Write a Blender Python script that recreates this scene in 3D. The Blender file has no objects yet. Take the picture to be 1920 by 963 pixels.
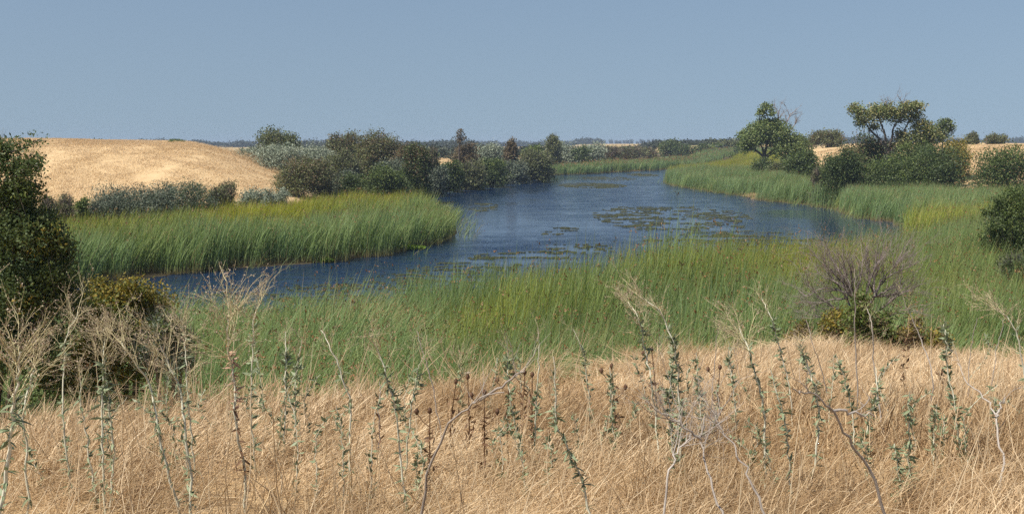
import bpy, math
import numpy as np
from mathutils import Vector

S = bpy.context.scene
COL = S.collection
R = math.radians
PI = math.pi

# ------------------------------------------------------------------ camera, sky, sun, exposure
EYE = 6.5
F = 2059.0                      # focal length in source pixels (1920 wide)
PITCH = math.atan(210.5 / F)
cam_d = bpy.data.cameras.new('camera')
cam_d.sensor_width = 36.0
cam_d.lens = 36.0 * F / 1920.0
cam_d.clip_start = 0.1
cam_d.clip_end = 30000
cam = bpy.data.objects.new('camera', cam_d)
COL.objects.link(cam)
cam.location = (0, 0, EYE)
cam.rotation_euler = (PI / 2 - PITCH, 0, 0)
S.camera = cam

SUN_AZ, SUN_EL = R(-122), R(60)     # azimuth from the viewing direction (+Y), positive to the right
w = bpy.data.worlds.new('World')
S.world = w
w.use_nodes = True
wn = w.node_tree
wn.nodes.clear()
sky = wn.nodes.new('ShaderNodeTexSky')
sky.sky_type = 'NISHITA'
sky.sun_disc = False
sky.sun_elevation = SUN_EL
sky.sun_rotation = SUN_AZ
sky.altitude = 0
sky.air_density = 1.0
sky.dust_density = 1.0
sky.ozone_density = 4.0
bg = wn.nodes.new('ShaderNodeBackground')
bg.inputs['Strength'].default_value = 0.0655
wo = wn.nodes.new('ShaderNodeOutputWorld')
# hazy summer air: the sky stays blue down to the horizon, so the lookup is lifted off the brownish horizon band all round
sp = wn.nodes.new('ShaderNodeSeparateXYZ')
wtc = wn.nodes.new('ShaderNodeTexCoord')
wn.links.new(wtc.outputs['Generated'], sp.inputs[0])
pz = wn.nodes.new('ShaderNodeMath')
pz.operation = 'MAXIMUM'
pz.inputs[1].default_value = 0.0
wn.links.new(sp.outputs[2], pz.inputs[0])
ma = wn.nodes.new('ShaderNodeMath')
ma.operation = 'MULTIPLY_ADD'
ma.inputs[1].default_value = 0.62
ma.inputs[2].default_value = 0.26
wn.links.new(pz.outputs[0], ma.inputs[0])
mb = wn.nodes.new('ShaderNodeMath')
mb.operation = 'MULTIPLY_ADD'
mb.inputs[2].default_value = 0.115
wn.links.new(ma.outputs[0], mb.inputs[0])
wn.links.new(pz.outputs[0], mb.inputs[1])
cb = wn.nodes.new('ShaderNodeCombineXYZ')
wn.links.new(sp.outputs[0], cb.inputs[0])
wn.links.new(sp.outputs[1], cb.inputs[1])
wn.links.new(mb.outputs[0], cb.inputs[2])
nv = wn.nodes.new('ShaderNodeVectorMath')
nv.operation = 'NORMALIZE'
wn.links.new(cb.outputs[0], nv.inputs[0])
wn.links.new(nv.outputs[0], sky.inputs[0])
tint = wn.nodes.new('ShaderNodeMix')      # white balance of the hazy air
tint.data_type = 'RGBA'
tint.blend_type = 'MULTIPLY'
tint.inputs['Factor'].default_value = 1.0
tint.inputs[7].default_value = (1.10, 1.015, 0.965, 1)
wn.links.new(sky.outputs[0], tint.inputs[6])
wn.links.new(tint.outputs[2], bg.inputs[0])
wn.links.new(bg.outputs[0], wo.inputs[0])

sun_d = bpy.data.lights.new('sun', 'SUN')
sun_d.energy = 4.6
sun_d.angle = R(0.53)
sun_d.color = (1.0, 0.94, 0.85)
sun = bpy.data.objects.new('sun', sun_d)
COL.objects.link(sun)
to_sun = Vector((math.sin(SUN_AZ) * math.cos(SUN_EL), math.cos(SUN_AZ) * math.cos(SUN_EL), math.sin(SUN_EL)))
sun.rotation_euler = to_sun.to_track_quat('Z', 'Y').to_euler()
sun.location = (0, 0, 40)

S.view_settings.view_transform = 'Standard'
S.view_settings.look = 'None'
S.view_settings.exposure = 0.6
S.view_settings.gamma = 1.0
S.view_settings.use_curve_mapping = False
S.render.engine = 'CYCLES'
S.cycles.use_denoising = False
S.cycles.use_adaptive_sampling = True
S.cycles.adaptive_threshold = 0.016
S.cycles.adaptive_min_samples = 56
S.cycles.debug_use_spatial_splits = True
S.cycles.max_bounces = 4
S.cycles.diffuse_bounces = 2
S.cycles.glossy_bounces = 2
S.cycles.transmission_bounces = 2
S.cycles.transparent_max_bounces = 4
S.cycles.volume_bounces = 0
S.cycles.caustics_reflective = False
S.cycles.caustics_refractive = False

# ------------------------------------------------------------------ projection helpers (pixels of the photo -> places)
ct, st = math.cos(PITCH), math.sin(PITCH)


def ray(px, py):
    a = (px - 960.0) / F
    b = -(py - 481.5) / F
    return np.array([a, ct + st * b, ct * b - st])


def at_z(px, py, z=0.0):
    r = ray(px, py)
    t = (z - EYE) / r[2]
    return np.array([r[0] * t, r[1] * t, z])


def at_d(px, py, d):
    r = ray(px, py)
    t = d / r[1]
    return np.array([r[0] * t, d, EYE + r[2] * t])


def sst(x, a, b):
    t = np.clip((x - a) / (b - a), 0, 1)
    return t * t * (3 - 2 * t)


# ------------------------------------------------------------------ value noise (numpy)
_ng = np.random.default_rng(77).random((256, 256))


def vnoise(x, y, s=1.0, o=0.0):
    x = np.asarray(x, float) / s + o * 17.3
    y = np.asarray(y, float) / s + o * 9.1
    xi, yi = np.floor(x).astype(int), np.floor(y).astype(int)
    fx, fy = x - xi, y - yi
    fx, fy = fx * fx * (3 - 2 * fx), fy * fy * (3 - 2 * fy)
    g = lambda i, j: _ng[i & 255, j & 255]
    return (g(xi, yi) * (1 - fx) + g(xi + 1, yi) * fx) * (1 - fy) + (g(xi, yi + 1) * (1 - fx) + g(xi + 1, yi + 1) * fx) * fy


def fbm(x, y, s=1.0, o=0.0, n=4):
    v, a, t = 0.0, 1.0, 0.0
    for k in range(n):
        v = v + a * vnoise(x, y, s / 2 ** k, o + k * 1.7)
        t += a
        a *= 0.5
    return v / t


# ------------------------------------------------------------------ plan of the river
def zw(l):
    return [tuple(at_z(px, py)[:2]) for px, py in l]


def dw(l):
    return [((px - 960) / F * d * 1.02, d) for px, d in l]


LEFT_WATERLINE = [(-90.0, 43.0), (-45.0, 47.0)] + zw([(165, 536), (260, 521), (400, 504), (520, 497), (600, 491), (700, 478), (760, 466), (820, 452), (848, 438)])
LEFT_BACK = zw([(846, 424), (815, 408), (780, 392), (775, 378), (800, 367), (860, 354), (930, 345), (1000, 332.5)])
FAR_WATERLINE = zw([(1035, 328), (1100, 326), (1150, 323), (1250, 318), (1330, 313), (1400, 309.5), (1480, 307)])
RIGHT_BEHIND = zw([(1480, 314), (1400, 317), (1340, 321), (1290, 327), (1262, 335)])
RIGHT_WATERLINE = zw([(1255, 345), (1300, 353), (1380, 365), (1440, 376), (1520, 385), (1570, 393), (1590, 402), (1620, 408), (1690, 418)])
COVE = dw([(1706, 80), (1728, 62)])
NEAR_WATERLINE = dw([(1720, 50), (1650, 47), (1550, 43), (1450, 40), (1300, 39), (1170, 38.5), (1150, 36), (1130, 33), (1110, 34.5), (1050, 37), (940, 35), (900, 33.5), (800, 32.5), (600, 31.5), (350, 31.0)]) + [(-30.0, 29.0), (-90.0, 26.0)]
RIVER = np.array(LEFT_WATERLINE + LEFT_BACK + FAR_WATERLINE + RIGHT_BEHIND + RIGHT_WATERLINE + COVE + NEAR_WATERLINE)


def inside(poly, x, y):
    poly = np.asarray(poly)
    c = np.zeros(np.shape(x), bool)
    n = len(poly)
    j = n - 1
    for i in range(n):
        xi, yi = poly[i]
        xj, yj = poly[j]
        if yi != yj:
            c ^= ((yi > y) != (yj > y)) & (x < (xj - xi) * (y - yi) / (yj - yi) + xi)
        j = i
    return c


def dist(poly, x, y, closed=True):
    poly = np.asarray(poly)
    best = np.full(np.shape(x), 1e9)
    n = len(poly)
    for i in range(n if closed else n - 1):
        a, b = poly[i], poly[(i + 1) % n]
        ab = b - a
        t = np.clip(((x - a[0]) * ab[0] + (y - a[1]) * ab[1]) / (ab @ ab + 1e-12), 0, 1)
        best = np.minimum(best, np.hypot(x - a[0] - t * ab[0], y - a[1] - t * ab[1]))
    return best


def river_sd(x, y):
    d = dist(RIVER, x, y)
    return np.where(inside(RIVER, x, y), -d, d)


CREST_PX = [-400, 0, 300, 600, 850, 1050, 1200, 1400, 1550, 1700, 1920, 2300]
CREST_D = [5.8, 6.2, 7.1, 7.8, 8.6, 9.4, 10.5, 12.4, 12.9, 12.2, 10.8, 9.5]


def height(x, y):
    x = np.asarray(x, float)
    y = np.asarray(y, float)
    sd = river_sd(x, y)
    n1 = fbm(x, y, 9.0, 1.0)
    z = -1.1 + 1.15 * sst(sd, -5, 0.3) + 0.35 * sst(sd, 0.2, 6) + 0.25 * (n1 - 0.5) * sst(sd, 0, 3)
    # gently rising land beyond the banks
    far = sst(y, 95, 150) * 0.9 * sst(sd, 2, 25) + sst(y, 205, 330) * 1.7 * sst(sd, 6, 50) + 0.7 * sst(y, 350, 900)
    z = z + far + 0.8 * (fbm(x, y, 120.0, 3.0, 3) - 0.5) * sst(y, 220, 400)
    # straw coloured hill on the left
    yc = 145.0
    hl = (1 - sst(x + 0.28 * (y - 140), -43.0, -22.0)) * sst(y, 86, 140) * (1 - 0.75 * sst(y, 158, 235))
    z = z + hl * (5.15 + 1.6 * (fbm(x, y, 26.0, 4.0, 3) - 0.45) + 0.25 * sst(-x, 58, 68))
    # hill behind the trees on the right
    hr = sst(x - 0.02 * (y - 190), 50, 62) * sst(y, 118, 186) * (1 - 0.4 * sst(y, 230, 330))
    z = z + hr * (4.0 + 1.15 * sst(x, 60, 78) + 0.9 * (fbm(x, y, 30.0, 6.0, 3) - 0.5))
    # near bench of dry grass that the camera stands on
    yy = np.maximum(y, 0.5)
    px = 960 + F * np.clip(x / yy, -1.5, 1.5)
    dc = np.interp(px, CREST_PX, CREST_D)
    d = np.where(y > 0, y, 0) + 0.0 * x
    side = np.clip(np.abs(x) - 0.75 * np.maximum(y, 0) - 5, 0, None)
    top = EYE - np.maximum(1.5, 1.2 + 0.105 * d) + 0.09 * (fbm(x, y, 1.6, 8.0, 3) - 0.5) + 0.16 * (fbm(x, y, 4.5, 9.0, 2) - 0.5)
    s = np.maximum(d - dc, 0)
    k = np.interp(px, [0, 1350, 1480, 1780, 1920], [0.5, 0.5, 0.36, 0.36, 0.5])
    bench = top - k * s * s / (s + 2.0) - 0.02 * side
    m = np.maximum(z, bench)
    h = np.clip(1 - np.abs(z - bench) / 0.5, 0, 1)
    z = np.where(y < 40, m + 0.12 * h * h, z)
    return z


def gz(x, y):
    return float(height(np.array([x]), np.array([y]))[0])


def ground_px(px, d):
    """the ground point at distance d under picture column px"""
    x = (px - 960) / F * d
    for _ in range(3):
        z = gz(x, d)
        x = (px - 960) / F * (d * ct + (EYE - z) * st)
    return np.array([x, d, z])


# ------------------------------------------------------------------ mesh helpers
def mesh_np(name, verts, faces, mats, attrs=None, mat_idx=None, smooth=False):
    """faces: an (m,4) or (m,3) array, or a list of such arrays"""
    me = bpy.data.meshes.new(name)
    verts = np.asarray(verts, np.float32)
    if not isinstance(faces, list):
        faces = [faces]
    faces = [np.asarray(f, np.int32) for f in faces if len(f)]
    loops = np.concatenate([f.ravel() for f in faces])
    tot = np.concatenate([np.full(len(f), f.shape[1], np.int32) for f in faces])
    start = np.concatenate([[0], np.cumsum(tot)[:-1]]).astype(np.int32)
    me.vertices.add(len(verts))
    me.vertices.foreach_set('co', verts.ravel())
    me.loops.add(len(loops))
    me.loops.foreach_set('vertex_index', loops)
    me.polygons.add(len(tot))
    me.polygons.foreach_set('loop_start', start)
    me.polygons.foreach_set('loop_total', tot)
    if smooth:
        me.polygons.foreach_set('use_smooth', np.ones(len(tot), bool))
    for m in mats:
        me.materials.append(m)
    if mat_idx is not None:
        me.polygons.foreach_set('material_index', np.asarray(mat_idx, np.int32))
    for k, v in (attrs or {}).items():
        a = me.attributes.new(k, 'FLOAT', 'POINT')
        a.data.foreach_set('value', np.asarray(v, np.float32))
    me.update(calc_edges=True)
    return me


class Geo:
    """collects quads with two per-vertex values: r (random per piece) and h (position along the piece)"""

    def __init__(self):
        self.v, self.f, self.r, self.h, self.m, self.n = [], [], [], [], [], 0

    def add(self, v, f, r, h, m=0):
        self.v.append(v)
        self.f.append(np.asarray(f) + self.n)
        self.r.append(r)
        self.h.append(h)
        self.m.append(np.full(len(f), m))
        self.n += len(v)

    def tube(self, pts, rad, sides=5, r=0.5, m=0):
        pts = np.asarray(pts, float)
        rad = np.asarray(rad, float)
        k = len(pts)
        t = np.gradient(pts, axis=0)
        t /= np.linalg.norm(t, axis=1)[:, None] + 1e-9
        ref = np.array([0.31, 0.95, 0.05]) if abs(t[:, 2]).mean() > 0.6 else np.array([0.05, 0.1, 1.0])
        u = np.cross(t, ref)
        u /= np.linalg.norm(u, axis=1)[:, None] + 1e-9
        v = np.cross(t, u)
        a = np.arange(sides) / sides * 2 * PI
        P = pts[:, None] + rad[:, None, None] * (np.cos(a)[None, :, None] * u[:, None] + np.sin(a)[None, :, None] * v[:, None])
        i = np.arange(k - 1)[:, None] * sides
        j = np.arange(sides)[None]
        q = np.stack([i + j, i + (j + 1) % sides, i + sides + (j + 1) % sides, i + sides + j], -1).reshape(-1, 4)
        self.add(P.reshape(-1, 3), q, np.full(k * sides, r), np.repeat(np.linspace(0, 1, k), sides), m)

    def leaves(self, P, A, N, L, W, r, m=0, bend=0.0):
        """diamond leaves: centres P, long axes A, normals N"""
        n = len(P)
        A = A / (np.linalg.norm(A, axis=1)[:, None] + 1e-9)
        B = np.cross(N, A)
        B /= np.linalg.norm(B, axis=1)[:, None] + 1e-9
        C = np.cross(A, B)
        L = np.broadcast_to(np.asarray(L, float), (n,))[:, None]
        W = np.broadcast_to(np.asarray(W, float), (n,))[:, None]
        V = np.stack([P - A * L / 2, P + B * W / 2 - C * L * bend - A * L * 0.08, P + A * L / 2, P - B * W / 2 - C * L * bend - A * L * 0.08], 1).reshape(-1, 3)
        q = np.arange(n * 4).reshape(n, 4)
        self.add(V, q, np.repeat(r, 4), np.tile([0, 0.5, 1, 0.5], n), m)

    def mesh(self, name, mats, smooth=False):
        return mesh_np(name, np.concatenate(self.v), np.concatenate(self.f), mats,
                       {'r': np.concatenate(self.r), 'h': np.concatenate(self.h)}, np.concatenate(self.m), smooth)


def link(name, data, parent=None, loc=(0, 0, 0), rot=None, scale=None):
    o = bpy.data.objects.new(name, data)
    COL.objects.link(o)
    o.location = loc
    if rot is not None:
        o.rotation_euler = rot
    if scale is not None:
        o.scale = scale
    if parent is not None:
        o.parent = parent
    return o


def tag(o, label, cat=None, group=None, kind=None):
    if label:
        o['label'] = label
    if cat:
        o['category'] = cat
    if group:
        o['group'] = group
    if kind:
        o['kind'] = kind
    return o


def unit(n, rng):
    v = rng.normal(size=(n, 3))
    return v / np.linalg.norm(v, axis=1)[:, None]


# ------------------------------------------------------------------ materials
def new_mat(name):
    m = bpy.data.materials.new(name)
    m.use_nodes = True
    nt = m.node_tree
    nt.nodes.clear()
    return m, nt, nt.nodes.new('ShaderNodeOutputMaterial')


def ramp(nt, fac, stops):
    n = nt.nodes.new('ShaderNodeValToRGB')
    e = n.color_ramp.elements
    e[0].position, e[0].color = stops[0][0], (*stops[0][1], 1)
    e[1].position, e[1].color = stops[-1][0], (*stops[-1][1], 1)
    for p, c in stops[1:-1]:
        x = e.new(p)
        x.color = (*c, 1)
    nt.links.new(fac, n.inputs[0])
    return n.outputs[0]


def attr(nt, name, kind='GEOMETRY'):
    n = nt.nodes.new('ShaderNodeAttribute')
    n.attribute_type = kind
    n.attribute_name = name
    return n.outputs['Fac']


def math_n(nt, op, a, b=None, clamp=False):
    n = nt.nodes.new('ShaderNodeMath')
    n.operation = op
    n.use_clamp = clamp
    for i, v in enumerate((a, b)):
        if v is None:
            continue
        if isinstance(v, (int, float)):
            n.inputs[i].default_value = v
        else:
            nt.links.new(v, n.inputs[i])
    return n.outputs[0]


def mix_c(nt, fac, a, b, mode='MIX'):
    n = nt.nodes.new('ShaderNodeMix')
    n.data_type = 'RGBA'
    n.blend_type = mode
    for s, v in ((n.inputs['Factor'], fac), (n.inputs[6], a), (n.inputs[7], b)):
        if isinstance(v, (int, float)):
            s.default_value = v
        elif isinstance(v, tuple):
            s.default_value = (*v, 1)
        else:
            nt.links.new(v, s)
    return n.outputs[2]


def noise(nt, scale, detail=4, vec=None, rough=0.55):
    n = nt.nodes.new('ShaderNodeTexNoise')
    n.inputs['Scale'].default_value = scale
    n.inputs['Detail'].default_value = detail
    n.inputs['Roughness'].default_value = rough
    if vec is not None:
        nt.links.new(vec, n.inputs['Vector'])
    return n.outputs[0]


def plant_shader(nt, out, col, transl=0.3, rough=0.6, spec=0.25):
    p = nt.nodes.new('ShaderNodeBsdfPrincipled')
    p.inputs['Roughness'].default_value = rough
    p.inputs['Specular IOR Level'].default_value = spec
    nt.links.new(col, p.inputs['Base Color'])
    if transl <= 0:
        nt.links.new(p.outputs[0], out.inputs[0])
        return
    t = nt.nodes.new('ShaderNodeBsdfTranslucent')
    nt.links.new(col, t.inputs['Color'])
    x = nt.nodes.new('ShaderNodeMixShader')
    x.inputs[0].default_value = transl
    nt.links.new(p.outputs[0], x.inputs[1])
    nt.links.new(t.outputs[0], x.inputs[2])
    nt.links.new(x.outputs[0], out.inputs[0])


def leaf_mat(name, stops, transl=0.36, rough=0.55, spec=0.3):
    m, nt, out = new_mat(name)
    n = len(stops)
    col = ramp(nt, attr(nt, 'r'), [(i / (n - 1), c) for i, c in enumerate(stops)])
    plant_shader(nt, out, col, transl, rough, spec)
    return m


def wood_mat(name, a, b, scale=12.0):
    m, nt, out = new_mat(name)
    tc = nt.nodes.new('ShaderNodeTexCoord')
    mp = nt.nodes.new('ShaderNodeMapping')
    mp.inputs['Scale'].default_value = (1, 1, 0.25)
    nt.links.new(tc.outputs['Object'], mp.inputs[0])
    f = math_n(nt, 'ADD', math_n(nt, 'MULTIPLY', noise(nt, scale, 5, mp.outputs[0], 0.7), 0.8), math_n(nt, 'MULTIPLY', attr(nt, 'r'), 0.3))
    col = ramp(nt, f, [(0.25, a), (0.8, b)])
    p = nt.nodes.new('ShaderNodeBsdfPrincipled')
    p.inputs['Roughness'].default_value = 0.8
    p.inputs['Specular IOR Level'].default_value = 0.2
    nt.links.new(col, p.inputs['Base Color'])
    bp = nt.nodes.new('ShaderNodeBump')
    bp.inputs['Strength'].default_value = 0.5
    bp.inputs['Distance'].default_value = 0.01
    nt.links.new(f, bp.inputs['Height'])
    nt.links.new(bp.outputs[0], p.inputs['Normal'])
    nt.links.new(p.outputs[0], out.inputs[0])
    return m


def blade_mat(name, green, yellow, straw, brown_tip, base_h=0.22, transl=0.3, dead_share=0.0):
    """grass and reed blades: 'tint' per clump (-1 straw .. 0 green .. 1 yellow green), straw at the foot, brown at the tip"""
    m, nt, out = new_mat(name)
    t = attr(nt, 'tint', 'INSTANCER')
    r = attr(nt, 'r')
    h = attr(nt, 'h')
    g = ramp(nt, r, [(0.0, green[0]), (0.5, green[1]), (1.0, green[2])])
    y = ramp(nt, r, [(0.0, yellow[0]), (0.6, yellow[1]), (1.0, yellow[2])])
    c = mix_c(nt, math_n(nt, 'ADD', t, 0.0, True), g, y)
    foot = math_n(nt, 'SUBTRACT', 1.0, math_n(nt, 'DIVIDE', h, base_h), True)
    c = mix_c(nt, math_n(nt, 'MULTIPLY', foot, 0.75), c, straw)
    tip = math_n(nt, 'MULTIPLY', math_n(nt, 'SUBTRACT', h, 0.8, True), 3.0, True)
    tip = math_n(nt, 'MULTIPLY', tip, math_n(nt, 'GREATER_THAN', r, 0.55))
    c = mix_c(nt, tip, c, brown_tip)
    dead = math_n(nt, 'MULTIPLY', t, -1.0, True)
    dead = math_n(nt, 'MAXIMUM', dead, math_n(nt, 'MULTIPLY', math_n(nt, 'LESS_THAN', r, dead_share), 0.8))
    c = mix_c(nt, dead, c, straw)
    plant_shader(nt, out, c, transl, 0.5, 0.3)
    return m


# ground: straw thatch on the uplands, dark mud near the water, fields far away ('zone' is the soil kind)
def ground_mat():
    m, nt, out = new_mat('ground_soil_and_thatch')
    g = nt.nodes.new('ShaderNodeNewGeometry')
    pos = g.outputs['Position']
    n1 = noise(nt, 0.35, 6, pos, 0.65)
    n2 = noise(nt, 9.0, 5, pos, 0.7)
    mp = nt.nodes.new('ShaderNodeMapping')
    mp.inputs['Scale'].default_value = (0.004, 0.012, 1)
    nt.links.new(pos, mp.inputs[0])
    n3 = noise(nt, 1.0, 4, mp.outputs[0])
    straw = ramp(nt, math_n(nt, 'ADD', math_n(nt, 'MULTIPLY', n1, 0.55), math_n(nt, 'MULTIPLY', n2, 0.45)),
                 [(0.3, (0.37, 0.255, 0.135)), (0.5, (0.50, 0.36, 0.195)), (0.68, (0.58, 0.435, 0.25))])
    field = ramp(nt, n3, [(0.36, (0.20, 0.18, 0.075)), (0.46, (0.36, 0.26, 0.13)), (0.56, (0.42, 0.31, 0.16)), (0.66, (0.21, 0.19, 0.085))])
    mud = ramp(nt, n2, [(0.3, (0.035, 0.03, 0.018)), (0.7, (0.10, 0.08, 0.045))])
    z = attr(nt, 'zone')
    c = mix_c(nt, math_n(nt, 'ADD', z, 0.0, True), mud, straw)
    c = mix_c(nt, math_n(nt, 'SUBTRACT', z, 1.0, True), c, field)
    p = nt.nodes.new('ShaderNodeBsdfPrincipled')
    p.inputs['Roughness'].default_value = 0.95
    p.inputs['Specular IOR Level'].default_value = 0.1
    nt.links.new(c, p.inputs['Base Color'])
    bp = nt.nodes.new('ShaderNodeBump')
    bp.inputs['Strength'].default_value = 0.6
    bp.inputs['Distance'].default_value = 0.06
    nt.links.new(n2, bp.inputs['Height'])
    nt.links.new(bp.outputs[0], p.inputs['Normal'])
    nt.links.new(p.outputs[0], out.inputs[0])
    return m


def water_mat():
    m, nt, out = new_mat('rippled_river_water')
    g = nt.nodes.new('ShaderNodeNewGeometry')
    pos = g.outputs['Position']

    def mapped(sx, sy, rz=0.0):
        mp = nt.nodes.new('ShaderNodeMapping')
        mp.inputs['Scale'].default_value = (sx, sy, 1)
        mp.inputs['Rotation'].default_value = (0, 0, rz)
        nt.links.new(pos, mp.inputs[0])
        return mp.outputs[0]
    # wind ripples: short chop, longer swell; slicks where the weed calms the surface
    chop = noise(nt, 1.0, 3, mapped(1.6, 3.0, 0.2), 0.6)
    swell = noise(nt, 1.0, 3, mapped(0.5, 0.9, -0.2), 0.6)
    slick = noise(nt, 1.0, 5, mapped(0.10, 0.075, 0.5), 0.65)
    calm = ramp(nt, slick, [(0.46, (1, 1, 1)), (0.62, (0.35, 0.35, 0.35))])
    gust = ramp(nt, noise(nt, 1.0, 4, mapped(0.30, 0.42, 0.15), 0.7), [(0.40, (0.22, 0.22, 0.22)), (0.58, (1.0, 1.0, 1.0))])
    calm = math_n(nt, 'MULTIPLY', calm, gust)
    h = math_n(nt, 'ADD', math_n(nt, 'MULTIPLY', chop, 0.24), math_n(nt, 'MULTIPLY', swell, 0.30))
    lee = attr(nt, 'lee')
    strength = math_n(nt, 'MULTIPLY', calm, lee)
    bp = nt.nodes.new('ShaderNodeBump')
    bp.inputs['Distance'].default_value = 1.0
    nt.links.new(strength, bp.inputs['Strength'])
    nt.links.new(h, bp.inputs['Height'])
    p = nt.nodes.new('ShaderNodeBsdfPrincipled')
    p.inputs['Base Color'].default_value = (0.006, 0.022, 0.058, 1)
    p.inputs['Roughness'].default_value = 0.12
    p.inputs['IOR'].default_value = 1.333
    nt.links.new(bp.outputs[0], p.inputs['Normal'])
    nt.links.new(p.outputs[0], out.inputs[0])
    return m


M = {}
M['ground'] = ground_mat()
M['water'] = water_mat()
STRAW = (0.42, 0.30, 0.15)
M['reed'] = blade_mat('tule_reed_blade',
                      [(0.140, 0.220, 0.075), (0.215, 0.315, 0.115), (0.310, 0.410, 0.185)],
                      [(0.230, 0.275, 0.028), (0.360, 0.380, 0.038), (0.480, 0.430, 0.065)],
                      STRAW, (0.22, 0.12, 0.045), transl=0.45, dead_share=0.035)
M['spikelet'] = leaf_mat('brown_reed_spikelet', [(0.16, 0.075, 0.03), (0.26, 0.13, 0.05)], 0.1)
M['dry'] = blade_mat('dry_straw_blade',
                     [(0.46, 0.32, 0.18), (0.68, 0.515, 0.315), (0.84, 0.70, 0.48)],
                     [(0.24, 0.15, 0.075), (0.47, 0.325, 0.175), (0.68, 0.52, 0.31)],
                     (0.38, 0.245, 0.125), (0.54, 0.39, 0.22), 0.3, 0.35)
M['hillstraw'] = blade_mat('pale_hill_straw_blade',
                           [(0.50, 0.36, 0.20), (0.60, 0.45, 0.26), (0.70, 0.55, 0.34)],
                           [(0.42, 0.295, 0.16), (0.52, 0.38, 0.215), (0.62, 0.475, 0.29)],
                           (0.46, 0.32, 0.175), (0.56, 0.41, 0.235), 0.3, 0.35)
M['dark'] = leaf_mat('dark_green_leaf', [(0.034, 0.055, 0.018), (0.068, 0.101, 0.031), (0.107, 0.146, 0.048), (0.163, 0.176, 0.068)])
M['green'] = leaf_mat('fresh_green_leaf', [(0.052, 0.086, 0.021), (0.103, 0.149, 0.034), (0.161, 0.207, 0.052), (0.224, 0.241, 0.069)])
M['olive'] = leaf_mat('olive_brown_leaf', [(0.064, 0.079, 0.028), (0.122, 0.143, 0.051), (0.177, 0.192, 0.077), (0.230, 0.211, 0.105)])
M['silver'] = leaf_mat('silver_willow_leaf', [(0.140, 0.170, 0.115), (0.230, 0.270, 0.185), (0.320, 0.360, 0.260), (0.420, 0.450, 0.340)], 0.2)
M['slate'] = leaf_mat('grey_green_willow_leaf', [(0.057, 0.076, 0.048), (0.101, 0.129, 0.083), (0.155, 0.184, 0.124), (0.218, 0.241, 0.172)], 0.2)
M['grey'] = leaf_mat('grey_bare_twig', [(0.080, 0.072, 0.056), (0.125, 0.115, 0.090), (0.175, 0.162, 0.128), (0.140, 0.150, 0.085)], 0.0, 0.8, 0.1)
M['pinkgrey'] = leaf_mat('pinkish_dry_twig', [(0.110, 0.085, 0.065), (0.170, 0.135, 0.105), (0.220, 0.175, 0.130), (0.150, 0.150, 0.085)], 0.0, 0.8, 0.1)
M['rust'] = leaf_mat('rusty_brown_leaf', [(0.081, 0.064, 0.032), (0.152, 0.113, 0.057), (0.213, 0.155, 0.083), (0.132, 0.144, 0.057)])
M['gold'] = leaf_mat('yellowing_leaf', [(0.085, 0.100, 0.024), (0.165, 0.170, 0.036), (0.300, 0.235, 0.042), (0.430, 0.280, 0.050)])
M['cotton'] = leaf_mat('cottonwood_leaf', [(0.079, 0.122, 0.037), (0.146, 0.201, 0.063), (0.220, 0.262, 0.098), (0.293, 0.305, 0.122)], 0.35)
M['cottonyellow'] = leaf_mat('turning_cottonwood_leaf', [(0.108, 0.138, 0.048), (0.210, 0.222, 0.082), (0.300, 0.276, 0.114), (0.432, 0.312, 0.120)], 0.35)
M['far'] = leaf_mat('far_tree_leaf', [(0.020, 0.030, 0.016), (0.038, 0.050, 0.026), (0.055, 0.068, 0.036)], 0.1)
M['bark'] = wood_mat('grey_brown_bark', (0.055, 0.042, 0.032), (0.17, 0.14, 0.11))
M['deadwood'] = wood_mat('weathered_dead_wood', (0.22, 0.185, 0.155), (0.46, 0.41, 0.355), 30.0)
M['darktwig'] = wood_mat('dark_dead_twig', (0.13, 0.105, 0.095), (0.31, 0.26, 0.235), 20.0)
M['stalk'] = wood_mat('pale_weed_stalk', (0.42, 0.42, 0.30), (0.74, 0.70, 0.56), 40.0)
M['strawstalk'] = wood_mat('dry_straw_stalk', (0.38, 0.26, 0.13), (0.66, 0.50, 0.29), 40.0)
M['panicle'] = wood_mat('tan_flower_branch', (0.42, 0.37, 0.20), (0.62, 0.54, 0.33), 40.0)
M['weedleaf'] = leaf_mat('blue_green_weed_leaf', [(0.140, 0.175, 0.090), (0.215, 0.260, 0.145), (0.310, 0.355, 0.215)], 0.25)
M['pinkleaf'] = leaf_mat('pinkish_withered_leaf', [(0.33, 0.20, 0.14), (0.46, 0.29, 0.21), (0.40, 0.27, 0.15)], 0.25)
M['brownleaf'] = leaf_mat('brown_withered_leaf', [(0.10, 0.055, 0.030), (0.17, 0.095, 0.050), (0.23, 0.14, 0.08)], 0.2)
M['seed'] = leaf_mat('tiny_dry_seed_head', [(0.240, 0.165, 0.125), (0.360, 0.275, 0.200), (0.460, 0.380, 0.270)], 0.2)
M['thistle'] = leaf_mat('dark_thistle_head', [(0.110, 0.060, 0.035), (0.200, 0.115, 0.070)], 0.1)
M['thistledown'] = leaf_mat('pale_thistle_down', [(0.55, 0.47, 0.36), (0.70, 0.62, 0.50)], 0.3)
M['mat'] = leaf_mat('floating_weed_mat', [(0.030, 0.038, 0.018), (0.050, 0.058, 0.028), (0.080, 0.078, 0.040)], 0.05, 0.7, 0.2)
M['primrose'] = leaf_mat('bright_green_water_leaf', [(0.08, 0.15, 0.015), (0.15, 0.25, 0.025), (0.24, 0.33, 0.045)], 0.3)

# ------------------------------------------------------------------ ground sheet, river
rng = np.random.default_rng(5)


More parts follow.
